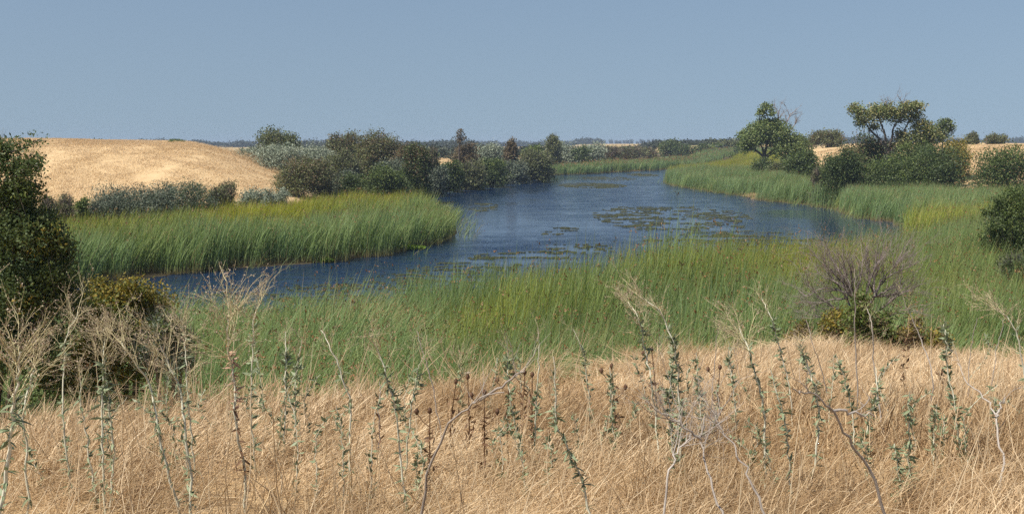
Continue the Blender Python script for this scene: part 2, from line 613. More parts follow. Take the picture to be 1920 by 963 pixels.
def build_ground():
    rr = np.concatenate([[0.6], np.geomspace(1.2, 60, 150), np.geomspace(61, 420, 130)[0:], np.geomspace(440, 14000, 45)])
    a = np.concatenate([np.radians(np.linspace(-38, 38, 300)), np.radians(np.linspace(41, 319, 80))])
    na, nr = len(a), len(rr)
    A, Rr = np.meshgrid(a, rr)
    x, y = (Rr * np.sin(A)).ravel(), (Rr * np.cos(A)).ravel()
    z = height(x, y)
    sd = river_sd(x, y)
    zone = sst(z + 0.35 * (fbm(x, y, 5.0, 2.0) - 0.5), 0.75, 1.25) + sst(np.hypot(x, y), 230, 420)
    zone = np.where(sd < 1, 0, zone)
    v = np.stack([x, y, z], 1)
    v = np.concatenate([v, [[0, 0, gz(0, 0)]]])
    i = np.arange(nr - 1)[:, None] * na
    j = np.arange(na)[None]
    q = np.stack([i + j, i + na + j, i + na + (j + 1) % na, i + (j + 1) % na], -1).reshape(-1, 4)
    c = len(v) - 1
    t = np.stack([np.full(na, c), np.arange(na), (np.arange(na) + 1) % na], 1)
    me = mesh_np('ground', v, [q, t], [M['ground']], {'zone': np.append(zone, 1.0)}, None, True)
    o = link('ground', me)
    tag(o, 'straw coloured ground and muddy river banks reaching to the horizon', kind='structure')


build_ground()


# floating weed: picture column, row, half width, half height, coverage
WEED_ZONES = [(1245, 408, 130, 24, 0.55), (1330, 400, 60, 14, 0.4), (1110, 348, 62, 5, 0.75), (1205, 328, 28, 2.5, 0.8), (905, 388, 30, 8, 0.5), (600, 548, 90, 20, 0.55), (720, 535, 95, 24, 0.6),
              (830, 520, 90, 24, 0.6), (900, 495, 80, 16, 0.6), (980, 480, 90, 12, 0.65), (1090, 466, 70, 10, 0.5), (1340, 452, 130, 14, 0.5), (1440, 447, 90, 15, 0.6), (1060, 430, 25, 4, 0.6), (1010, 438, 40, 5, 0.4), (1345, 361, 12, 2.5, 0.7), (1365, 412, 20, 4, 0.7), (1140, 335, 50, 4, 0.35), (540, 556, 60, 12, 0.5), (450, 556, 60, 14, 0.4)]


def build_water():
    xs = np.concatenate([np.linspace(-95, 60, 156), np.linspace(62, 110, 25)])
    ys = np.concatenate([np.linspace(15, 120, 106), np.linspace(122, 400, 90)])
    X, Y = np.meshgrid(xs, ys)
    x, y = X.ravel(), Y.ravel()
    sd = river_sd(x, y)
    nx = len(xs)
    i = np.arange(len(ys) - 1)[:, None] * nx
    j = np.arange(nx - 1)[None]
    q = np.stack([i + j, i + j + 1, i + nx + j + 1, i + nx + j], -1).reshape(-1, 4)
    keep = (sd[q] < 4.0).any(1)
    q = q[keep]
    # 'lee': calm water close under the far wooded bank and in the sheltered cove
    lb = dist(LEFT_BACK, x, y, False)
    cv = dist(np.array(RIGHT_WATERLINE[-3:] + COVE), x, y, False)
    lw = dist(LEFT_WATERLINE, x, y, False)
    lee = np.minimum(np.minimum(0.08 + 0.92 * sst(lb, 6, 22), 0.10 + 0.90 * sst(cv, 6, 14)), 0.35 + 0.65 * sst(lw, 1, 6))
    for (cx, cy, hw, hh, cov) in WEED_ZONES:
        c = at_z(cx, cy)
        rx = hw * c[1] / F
        ry = abs(at_z(cx, cy - hh)[1] - at_z(cx, cy + hh)[1]) / 2
        e = np.hypot((x - c[0]) / rx, (y - c[1]) / ry) + 0.8 * (fbm(x, y, 4.0, 2.0, 3) - 0.5)
        lee = np.minimum(lee, 0.28 + 0.72 * sst(e, 0.75, 1.25))
    used, inv = np.unique(q, return_inverse=True)
    me = mesh_np('river', np.stack([x, y, np.zeros_like(x)], 1)[used], inv.reshape(-1, 4), [M['water']], {'lee': lee[used]}, None, True)
    tag(link('river', me), 'blue wind rippled river curving between reed beds', kind='structure')


build_water()

# ------------------------------------------------------------------ scattering (geometry nodes, meshes instanced on points)


def scatter(name, variants, pts, rotz, scl, idx, tint, label, tilt=None):
    n = len(pts)
    me = bpy.data.meshes.new(name)
    me.vertices.add(n)
    me.vertices.foreach_set('co', np.asarray(pts, np.float32).ravel())
    rot = np.zeros((n, 3), np.float32)
    rot[:, 2] = rotz
    if tilt is not None:
        rot[:, :2] = tilt
    for k, t, v in (('rot', 'FLOAT_VECTOR', rot), ('scl', 'FLOAT_VECTOR', scl)):
        a = me.attributes.new(k, t, 'POINT')
        a.data.foreach_set('vector', np.asarray(v, np.float32).ravel())
    a = me.attributes.new('idx', 'INT', 'POINT')
    a.data.foreach_set('value', np.asarray(idx, np.int32))
    a = me.attributes.new('tint', 'FLOAT', 'POINT')
    a.data.foreach_set('value', np.asarray(tint, np.float32))
    for m in variants[0].materials:
        me.materials.append(m)
    me.update()
    o = link(name, me)
    ng = bpy.data.node_groups.new(name + '_scatter', 'GeometryNodeTree')
    ng.interface.new_socket('Geometry', in_out='INPUT', socket_type='NodeSocketGeometry')
    ng.interface.new_socket('Geometry', in_out='OUTPUT', socket_type='NodeSocketGeometry')
    gi, go = ng.nodes.new('NodeGroupInput'), ng.nodes.new('NodeGroupOutput')
    gti = ng.nodes.new('GeometryNodeGeometryToInstance')
    for vm in variants:
        src = bpy.data.objects.new(vm.name + '_source', vm)
        oi = ng.nodes.new('GeometryNodeObjectInfo')
        oi.inputs['Object'].default_value = src
        ng.links.new(oi.outputs['Geometry'], gti.inputs[0])
    iop = ng.nodes.new('GeometryNodeInstanceOnPoints')
    iop.inputs['Pick Instance'].default_value = True
    ng.links.new(gi.outputs[0], iop.inputs['Points'])
    ng.links.new(gti.outputs[0], iop.inputs['Instance'])
    for nm, ty, sock in (('idx', 'INT', 'Instance Index'), ('rot', 'FLOAT_VECTOR', 'Rotation'), ('scl', 'FLOAT_VECTOR', 'Scale')):
        na = ng.nodes.new('GeometryNodeInputNamedAttribute')
        na.data_type = ty
        na.inputs['Name'].default_value = nm
        ng.links.new(na.outputs[0], iop.inputs[sock])
    ng.links.new(iop.outputs[0], go.inputs[0])
    md = o.modifiers.new('scatter', 'NODES')
    md.node_group = ng
    return tag(o, label, kind='stuff')


def blade_clump(name, seed, n, radius, hmin, hmax, width, lean, droop, mats, seg=4, spike=0.0, spread=0.2, flat=0.0):
    """a clump of curved tapering blades; lean: mean sideways reach per height towards +X, droop: extra curl near the tip"""
    g = np.random.default_rng(seed)
    G = Geo()
    for _ in range(n):
        a, q = g.random() * 2 * PI, math.sqrt(g.random()) * radius
        b = np.array([q * math.cos(a), q * math.sin(a), -0.05])
        H = hmin + (hmax - hmin) * g.random() ** 0.8
        lx = lean * (0.4 + 1.2 * g.random()) + g.normal() * spread
        ly = g.normal() * spread
        if g.random() < flat:
            lx *= 3.0
            ly *= 3.0
        t = np.linspace(0, 1, seg + 1)
        bend = t ** 1.7
        dr = droop * g.random()
        reach = math.hypot(lx, ly)
        zc = H * (t - dr * t ** 4 * 0.6) / math.sqrt(1 + 0.8 * reach * reach)
        P = b + np.stack([lx * H * bend * (1 + dr * t), ly * H * bend * (1 + dr * t), zc], 1)
        wd = width * (0.6 + 0.8 * g.random()) * np.array([1.0 - 0.15 * k if k < 0.7 else (1 - k) / 0.3 * 0.85 + 0.10 for k in t])
        th = g.random() * PI
        side = np.array([math.cos(th), math.sin(th), 0.0])
        V = np.stack([P - side * wd[:, None] / 2, P + side * wd[:, None] / 2], 1).reshape(-1, 3)
        i = np.arange(seg) * 2
        qd = np.stack([i, i + 1, i + 3, i + 2], 1)
        r = g.random()
        G.add(V, qd, np.full(len(V), r), np.repeat(t, 2))
        if g.random() < spike:
            k = 4
            c = P[-1] + g.normal(size=(k, 3)) * width * 1.6 - np.array([0, 0, 0.02])
            G.leaves(c, unit(k, g) + [0.5, 0, -0.6], unit(k, g), width * 3.2, width * 1.6, g.random(k), 1)
    return G.mesh(name, mats)


def straw_patch(name, seed, n, radius, mats):
    """stiff pale straws standing and lying at all angles"""
    g = np.random.default_rng(seed)
    G = Geo()
    for _ in range(n):
        a, q = g.random() * 2 * PI, math.sqrt(g.random()) * radius
        b = np.array([q * math.cos(a), q * math.sin(a), 0.02])
        tilt = abs(g.normal()) * 0.9
        az = g.normal() * 0.9 if g.random() < 0.65 else g.random() * 2 * PI
        ln = (0.10 + 0.26 * g.random()) * (1.7 if g.random() < 0.22 else 1.0)
        e = b + ln * np.array([math.sin(tilt) * math.cos(az), math.sin(tilt) * math.sin(az), math.cos(tilt) * 0.9 + 0.08])
        m = (b + e) / 2 + g.normal(size=3) * 0.02
        w0 = 0.0014 + 0.0014 * g.random()
        G.tube(np.stack([b, m, e]), [w0, w0, w0 * 0.5], 3, 0.35 + 0.65 * g.random())
    return G.mesh(name, mats)


def grid_poly(poly, step, g, keep=None):
    """a jittered grid of places inside a polygon"""
    poly = np.asarray(poly)
    lo, hi = poly.min(0), poly.max(0)
    X, Y = np.meshgrid(np.arange(lo[0], hi[0], step), np.arange(lo[1], hi[1], step))
    x = X.ravel() + (g.random(X.size) - 0.5) * step * 0.9
    y = Y.ravel() + (g.random(X.size) - 0.5) * step * 0.9
    k = inside(poly, x, y)
    x, y = x[k], y[k]
    if keep is not None:
        k = keep(x, y)
        x, y = x[k], y[k]
    return x, y


def ground_tilt(x, y, e=0.4):
    """rotation about X and Y that lays a patch on the slope"""
    gx = (height(x + e, y) - height(x - e, y)) / (2 * e)
    gy = (height(x, y + e) - height(x, y - e)) / (2 * e)
    return np.stack([np.arctan(gy), -np.arctan(gx)], 1)


def reeds(name, variants, lodged, poly, step, label, seed, hscale, yellow, lodge=None, dead=None, keep=None):
    g = np.random.default_rng(seed)
    x, y = grid_poly(poly, step, g, keep)
    n = len(x)
    z = height(x, y)
    z = np.maximum(z, -0.2)
    s = hscale(x, y) if callable(hscale) else np.full(n, hscale)
    s = s * (0.48 + 1.0 * fbm(x, y, 2.9, 5.0, 4)) * (0.9 + 0.2 * g.random(n))
    t = np.clip(yellow(x, y) + g.normal(size=n) * 0.10, 0, 1)
    nv = len(variants)
    idx = g.integers(0, nv, n)
    vs = list(variants)
    if lodge is not None:
        k = g.random(n) < lodge(x, y)
        idx[k] = nv + g.integers(0, len(lodged), k.sum())
        vs += lodged
    if dead is not None:
        k = g.random(n) < dead(x, y)
        t[k] = -0.9
        if lodge is not None:
            idx[k] = nv + g.integers(0, len(lodged), k.sum())
        s[k] *= 0.75
    rz = g.normal(size=n) * 0.45
    return scatter(name, vs, np.stack([x, y, z], 1), rz, np.stack([0 * s + 1, 0 * s + 1, s], 1), len(vs) - 1 - idx, t, label)


RM = [M['reed'], M['spikelet']]
near_reed = [blade_clump('near_reed_patch', 10 + i, 400, 1.05, 1.3, 2.85, 0.016, 0.17, 0.3, RM, 5, 0.05, 0.13) for i in range(6)]
near_lodged = [blade_clump('near_lodged_reed_patch', 30 + i, 420, 1.05, 1.5, 2.9, 0.017, 0.46, 0.45, RM, 6, 0.09, 0.24) for i in range(5)]
mid_reed = [blade_clump('mid_reed_patch', 50 + i, 370, 1.35, 1.4, 2.8, 0.027, 0.20, 0.25, RM, 4, 0.025, 0.12) for i in range(6)]
mid_lodged = [blade_clump('mid_lodged_reed_patch', 70 + i, 420, 1.4, 1.3, 2.1, 0.032, 0.8, 0.4, RM, 4, 0.05, 0.2) for i in range(3)]
stray_reed = [blade_clump('stray_reed_tuft', 90 + i, 9, 0.7, 0.7, 2.3, 0.024, 0.22, 0.35, RM, 4, 0.1, 0.2) for i in range(5)]
far_reed = [blade_clump('far_reed_patch', 80 + i, 420, 2.6, 1.8, 2.6, 0.075, 0.15, 0.2, RM, 3, 0.04, 0.07) for i in range(4)]

LEFT_STAND = LEFT_WATERLINE + dw([(843, 79), (800, 86), (730, 91), (650, 90), (560, 82), (450, 72), (330, 64), (200, 58.5), (60, 57.5)]) + [(-48.0, 56.0), (-90.0, 52.0)]
wl_l = np.array(LEFT_WATERLINE)
reeds('reed_bed_beside_hill', mid_reed, mid_lodged, LEFT_STAND, 1.45, 'broad reed bed on the bank below the straw coloured hill', 101,
      lambda x, y: 0.98 - 0.16 * sst(dist(wl_l, x, y, False), 6, 16),
      lambda x, y: 1.1 * sst(dist(wl_l, x, y, False) + 5 * (fbm(x, y, 7.0, 3.0) - 0.5), 2.2, 8) * (1.0 - 0.5 * sst(x, -10, -4)) + 0.12 + 0.25 * (fbm(x, y, 3.0, 7.0) - 0.5))

RIGHT_STAND = RIGHT_WATERLINE + [COVE[0], COVE[1]] + dw([(1790, 60), (2000, 62), (2250, 66), (2250, 88), (2050, 92), (1860, 100), (1700, 110), (1540, 150), (1470, 195), (1440, 240), (1400, 262)]) + RIGHT_BEHIND[1:]
wl_r = np.array(RIGHT_WATERLINE)


def tan_patch(x, y):
    p = np.zeros(len(x))
    for px, py, rx, ry in ((1440, 362, 3.2, 5.0), (1392, 352, 2.2, 5.0)):
        c = at_z(px, py, 0.6)
        p = np.maximum(p, (np.hypot((x - c[0]) / rx, (y - c[1]) / ry) < 1) * 0.9)
    return p


reeds('reed_bed_below_trees', mid_reed, mid_lodged, RIGHT_STAND, 1.7, 'reed bed across the water below the dark bushes and cottonwoods', 102,
      lambda x, y: 0.92 - 0.55 * tan_patch(x, y),
      lambda x, y: sst(dist(wl_r, x, y, False) + 14 * (fbm(x, y, 12.0, 3.5) - 0.5), 8, 24) * 0.8,
      lodge=lambda x, y: 0.03 + 0 * x, dead=tan_patch)

FAR_STAND = FAR_WATERLINE[0:] + dw([(1480, 400), (1400, 370), (1300, 345), (1180, 300), (1100, 262), (1040, 245)])
wl_f = np.array(FAR_WATERLINE)
reeds('reed_bed_at_river_bend', far_reed, far_reed, FAR_STAND, 3.2, 'narrow far reed bed along the outer bend of the river', 103, 0.95,
      lambda x, y: sst(dist(wl_f, x, y, False) + 16 * (fbm(x, y, 16.0, 3.5) - 0.5), 8, 40))

def strays(name, line, label, seed, reach=1.8, per=2.2):
    """single stems thinning out into the water along a reed edge"""
    g = np.random.default_rng(seed)
    A = np.array(line)
    P = []
    for a, b in zip(A[:-1], A[1:]):
        n = int(np.linalg.norm(b - a) * per)
        P.append(a + (b - a) * g.random((n, 1)))
    P = np.concatenate(P) + g.normal(size=(sum(map(len, P)), 2)) * reach
    sd = river_sd(P[:, 0], P[:, 1])
    P = P[(sd < 0.3) & (sd > -2.4)]
    n = len(P)
    s = 0.55 + 0.5 * g.random(n)
    scatter(name, stray_reed, np.stack([P[:, 0], P[:, 1], np.full(n, -0.15)], 1), g.normal(size=n) * 0.4, np.stack([0 * s + 1, 0 * s + 1, s], 1), g.integers(0, 5, n), g.random(n) * 0.5, label)


strays('sparse_reeds_by_hill', LEFT_WATERLINE[2:] + LEFT_BACK[:2], 'single reed stems thinning into the water beside the hillside reed bed', 111)
strays('sparse_reeds_below_trees', RIGHT_WATERLINE, 'single reed stems in the water before the reed bed under the trees', 112, 1.4)
strays('sparse_near_reeds', NEAR_WATERLINE[1:-2], 'single reed stems in the water in front of the near reed bed', 113, 1.6, 3.5)

NEAR_STAND = NEAR_WATERLINE[:-2] + [(-22.0, 28.0), (-22.0, 9.0), (-9.0, 11.5), (0.0, 14.0), (8.0, 17.0), (14.0, 16.0), (24.0, 14.0), (50.0, 40.0)] + dw([(2000, 62), (1790, 60)])


def near_px(x, y):
    return 960 + F * x / y


def near_keep(x, y):
    z = height(x, y)
    g = np.random.default_rng(9)
    return (z < 1.55) & (g.random(len(x)) < 1 - 0.9 * sst(z, 0.8, 1.5))


def brown_thatch(x, y):
    c = at_z(728, 612, 1.8)
    return 0.85 * (np.hypot((x - c[0]) / 1.5, (y - c[1]) / 2.4) < 1)


reeds('near_reed_bed', near_reed, near_lodged, NEAR_STAND, 0.98, 'tall reed bed on the near bank between dry grass and water', 104,
      lambda x, y: (0.98 + 0.24 * sst(near_px(x, y), 760, 960) * (1 - 0.5 * sst(near_px(x, y), 1600, 1750))) * (1 + 0.25 * brown_thatch(x, y)),
      lambda x, y: 0.65 * sst(fbm(x, y, 5.0, 2.2), 0.46, 0.70) * sst(near_px(x, y), 700, 900) * (1 - 0.55 * sst(near_px(x, y), 1550, 1700)) + 0.08,
      lodge=lambda x, y: 0.04 + 0.75 * (1 - sst(near_px(x, y), 680, 860)), dead=lambda x, y: 0.02 + brown_thatch(x, y), keep=near_keep)

# dry grass on the bench
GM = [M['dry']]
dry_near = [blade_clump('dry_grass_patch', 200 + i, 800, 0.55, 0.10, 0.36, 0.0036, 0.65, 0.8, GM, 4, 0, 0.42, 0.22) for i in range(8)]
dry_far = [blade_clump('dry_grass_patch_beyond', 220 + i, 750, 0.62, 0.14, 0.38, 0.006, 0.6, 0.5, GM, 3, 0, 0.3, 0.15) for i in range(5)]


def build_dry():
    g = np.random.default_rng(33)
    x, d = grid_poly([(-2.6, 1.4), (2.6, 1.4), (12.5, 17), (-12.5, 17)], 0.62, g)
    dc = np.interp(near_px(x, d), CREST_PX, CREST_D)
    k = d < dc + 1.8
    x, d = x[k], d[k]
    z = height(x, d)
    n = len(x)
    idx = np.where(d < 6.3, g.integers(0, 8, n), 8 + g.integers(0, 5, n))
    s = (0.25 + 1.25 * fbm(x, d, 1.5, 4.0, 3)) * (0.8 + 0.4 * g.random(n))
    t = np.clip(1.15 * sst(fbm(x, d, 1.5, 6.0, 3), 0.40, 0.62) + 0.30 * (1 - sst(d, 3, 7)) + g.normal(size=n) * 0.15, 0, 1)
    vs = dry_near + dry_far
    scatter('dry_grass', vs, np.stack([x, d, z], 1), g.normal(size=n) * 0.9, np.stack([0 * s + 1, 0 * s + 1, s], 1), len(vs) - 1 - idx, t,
            'tangled dry straw coloured grass covering the near bank', ground_tilt(x, d))
    k = (d < 9) & (g.random(n) < 1.7 * fbm(x, d, 0.9, 7.0, 3) - 0.15)
    x, d, z = x[k], d[k], z[k]
    n = len(x)
    st_ = [straw_patch('loose_straw_patch', 260 + i, 60, 0.5, GM) for i in range(5)]
    q = 0.8 + 0.5 * g.random(n)
    scatter('loose_straw', st_, np.stack([x, d, z], 1), g.normal(size=n) * 0.8, np.stack([q, q, q], 1), g.integers(0, 5, n), 0 * q, 'stiff pale straws standing among the dry grass', ground_tilt(x, d))


build_dry()

hill_grass = [blade_clump('hill_grass_patch', 240 + i, 800, 3.0, 0.12, 0.42, 0.034, 0.35, 0.3, [M['hillstraw']], 2, 0, 0.3) for i in range(6)]


def build_hill_grass(name, poly, step, label, seed, zmin):
    g = np.random.default_rng(seed)
    x, y = grid_poly(poly, step, g, lambda x, y: (height(x, y) > zmin + 0.6 * (fbm(x, y, 9.0, 2.5) - 0.5)) & (river_sd(x, y) > 4))
    z = height(x, y)
    p = fbm(x, y, 13.0, 2.0, 4)
    n = len(x)
    s = 0.35 + 0.75 * p * (0.8 + 0.4 * g.random(n))
    t = np.clip(sst(p, 0.40, 0.70) * 0.8 + g.normal(size=n) * 0.15, 0, 1)
    scatter(name, hill_grass, np.stack([x, y, z], 1), g.normal(size=n) * 0.6, np.stack([0 * s + 1, 0 * s + 1, s], 1), g.integers(0, 6, n), t, label, ground_tilt(x, y, 1.5))


build_hill_grass('hill_grass', [(-26, 86), (-60, 86), (-105, 190), (-20, 190)], 3.3, 'pale dry grass on the hill above the reed bed', 41, 1.0)
build_hill_grass('dry_grass_behind_trees', [(38, 108), (75, 108), (125, 215), (38, 215)], 3.6, 'pale dry grass on the slope behind the trees', 42, 1.2)
build_hill_grass('dry_grass_on_plain', [(-60, 200), (0, 200), (60, 330), (-90, 330)], 6.5, 'dry grass on the plain behind the bank shrubs', 43, 1.3)

# ------------------------------------------------------------------ shrubs and trees


def crown_leaves(G, lobes, n, L, W, g, m=0, fill=0.22, clump=10, up=0.35, loose=0.16, tone=0.0, shoot=0.10):
    """leaves in clumps on and in ellipsoid lobes; lobes: rows of cx, cy, cz, rx, ry, rz"""
    lobes = np.asarray(lobes, float)
    wgt = (lobes[:, 3] * lobes[:, 5]) ** 1.0
    nc = max(8, n // clump)
    li = g.choice(len(lobes), nc, p=wgt / wgt.sum())
    u = unit(nc, g)
    u[:, 2] += up
    u /= np.linalg.norm(u, axis=1)[:, None]
    rad = np.where(g.random(nc) < fill, 0.35 + 0.5 * g.random(nc), 0.82 + 0.26 * g.random(nc))
    sh = g.random(nc) < shoot
    rad = np.where(sh, 1.0 + 0.34 * g.random(nc), rad)
    c = lobes[li, :3] + u * lobes[li, 3:6] * rad[:, None]
    size = lobes[li, 3:6].mean(1) * loose + L * 0.6
    P = np.repeat(c, clump, 0) + g.normal(size=(nc * clump, 3)) * np.repeat(size, clump)[:, None] * [1, 1, 0.75]
    U = np.repeat(u, clump, 0)
    N = unit(len(P), g) + 0.55 * U + [0, 0, 0.25]
    A = unit(len(P), g) + 0.45 * U
    tonec = g.random(nc)
    r = np.clip(0.55 * np.repeat(tonec, clump) + 0.45 * g.random(len(P)) + tone, 0, 1)
    G.leaves(P, A, N, L * (0.7 + 0.6 * g.random(len(P))), W * (0.7 + 0.6 * g.random(len(P))), r, m)


def twig_spray(G, lobes, n, L, W, g, base, m=0):
    """bare twigs fanning up and out from the base through the lobes"""
    lobes = np.asarray(lobes, float)
    li = g.integers(0, len(lobes), n)
    u = unit(n, g)
    u[:, 2] += 0.3
    c = lobes[li, :3] + u * lobes[li, 3:6] * (0.3 + 0.75 * g.random(n))[:, None]
    A = (c - np.asarray(base)) * [1, 1, 0.9]
    A = A / (np.linalg.norm(A, axis=1)[:, None] + 1e-9) + 0.45 * unit(n, g)
    G.leaves(c, A, unit(n, g), L * (0.6 + 0.9 * g.random(n)), W * (0.6 + 0.8 * g.random(n)), g.random(n), m)


def bush_lobes(rx, ry, h, g, n=14, flat=0.0, cone=0.0):
    """lobes of a rounded bush standing on z=0, rx wide either way, h tall"""
    out = []
    for k in range(n):
        f = (k + 0.5) / n
        zc = h * (0.07 + 0.75 * f)
        prof = math.sqrt(max(0.03, 1 - (zc / h) ** (2.2 + flat * 3))) * (1 - cone * 0.75 * f)
        a = k * 2.4 + g.random() * 0.9
        q = prof * (0.40 + 0.38 * g.random())
        r = (0.27 + 0.17 * g.random()) * (1 - cone * 0.4 * f)
        out.append([rx * q * math.cos(a), ry * q * math.sin(a), zc, rx * r * 1.15, ry * r * 1.15, min(h * 0.26, 0.6 * (rx + ry) * 0.5) * (0.6 + 0.5 * g.random())])
    o = np.array(out)
    # fit the outline to the wanted size
    o[:, 2] *= h / (o[:, 2] + o[:, 5]).max()
    sx = rx / np.abs(np.concatenate([o[:, 0] + o[:, 3], o[:, 0] - o[:, 3]])).max()
    o[:, 0] *= sx
    o[:, 3] *= sx
    return o


def stems_to(lobes, g, n, r0, mat, parent, base_spread=0.12, name='stem'):
    lobes = np.asarray(lobes)
    pick = g.permutation(len(lobes))[:n]
    for k in pick:
        c = lobes[k, :3]
        b = np.array([c[0] * base_spread, c[1] * base_spread, -0.15])
        mid = b * 0.45 + c * 0.55 + g.normal(size=3) * np.linalg.norm(c) * 0.07
        t = np.linspace(0, 1, 6)[:, None]
        P = (1 - t) ** 2 * b + 2 * t * (1 - t) * (mid * [0.75, 0.75, 1.1]) + t ** 2 * c
        G = Geo()
        G.tube(P, r0 * np.linspace(1, 0.3, 6), 5, g.random())
        link(name, G.mesh('shrub_stem', [mat], True), parent)


KIND = {  # leaf material, twig material, leaf share, leaf length/width ratio
    'D': ('dark', 'grey', 1.0, 0.5), 'O': ('olive', 'grey', 0.85, 0.5), 'S': ('silver', 'grey', 0.97, 0.36), 'L': ('slate', 'grey', 0.95, 0.36),
    'G': ('olive', 'grey', 0.70, 0.45), 'P': ('olive', 'pinkgrey', 0.50, 0.45), 'B': ('green', 'grey', 1.0, 0.5), 'R': ('rust', 'grey', 0.85, 0.5), 'Y': ('gold', 'grey', 1.0, 0.55)}
SHRUB_GROUP = 'shrubs along the river banks'


def shrub(name, kind, px, hw, top, d, label, cat='shrub', seed=0, lobes_n=14, cone=0.0, flat=0.0, leafn=None, leaf=None, group=SHRUB_GROUP, depth=0.9, mats2=None, loose=0.16, twigs=None):
    g = np.random.default_rng(1000 + seed + int(px * 7 + d))
    base = ground_px(px, d)
    base[2] = max(base[2], 0.05)
    k = d * 1.005 / F
    rx = hw * k * 1.14
    h = at_d(px, top, d)[2] - base[2]
    L = leaf or max(0.05, 0.0020 * d)
    mat, tw, share, asp = KIND[kind]
    root = link(name, None, loc=base)
    root.empty_display_size = 0.5
    tag(root, label, cat, group)
    lobes = bush_lobes(rx, rx * depth, h, g, lobes_n, flat, cone)
    area = 2 * PI * rx * max(h, rx)
    n = leafn or int(min(15000, max(1500, 4.2 * area / (L * L * asp))))
    G = Geo()
    mats = [M[mat], M[tw]]
    if mats2:
        mats.append(M[mats2])
    nl = int(n * share)
    if mats2:
        hi = lobes[lobes[:, 2] > np.median(lobes[:, 2])]
        crown_leaves(G, lobes, int(nl * 0.80), L, L * asp, g, loose=loose, fill=0.32)
        crown_leaves(G, hi, int(nl * 0.20), L, L * asp, g, 2, loose=loose)
    else:
        crown_leaves(G, lobes, nl, L, L * asp, g, loose=loose, fill=0.32)
    nt = int(n * (1 - share) * 1.1 + n * 0.02) if twigs is None else twigs
    twig_spray(G, lobes, nt, max(0.35, L * 3.0), max(0.008, L * 0.20), g, (0, 0, 0), 1)
    link('foliage', G.mesh('shrub_foliage', mats), root)
    stems_to(lobes, g, 4 if d > 100 else 6, max(0.02, min(0.09, rx * 0.035)), M['bark'], root)
    return root


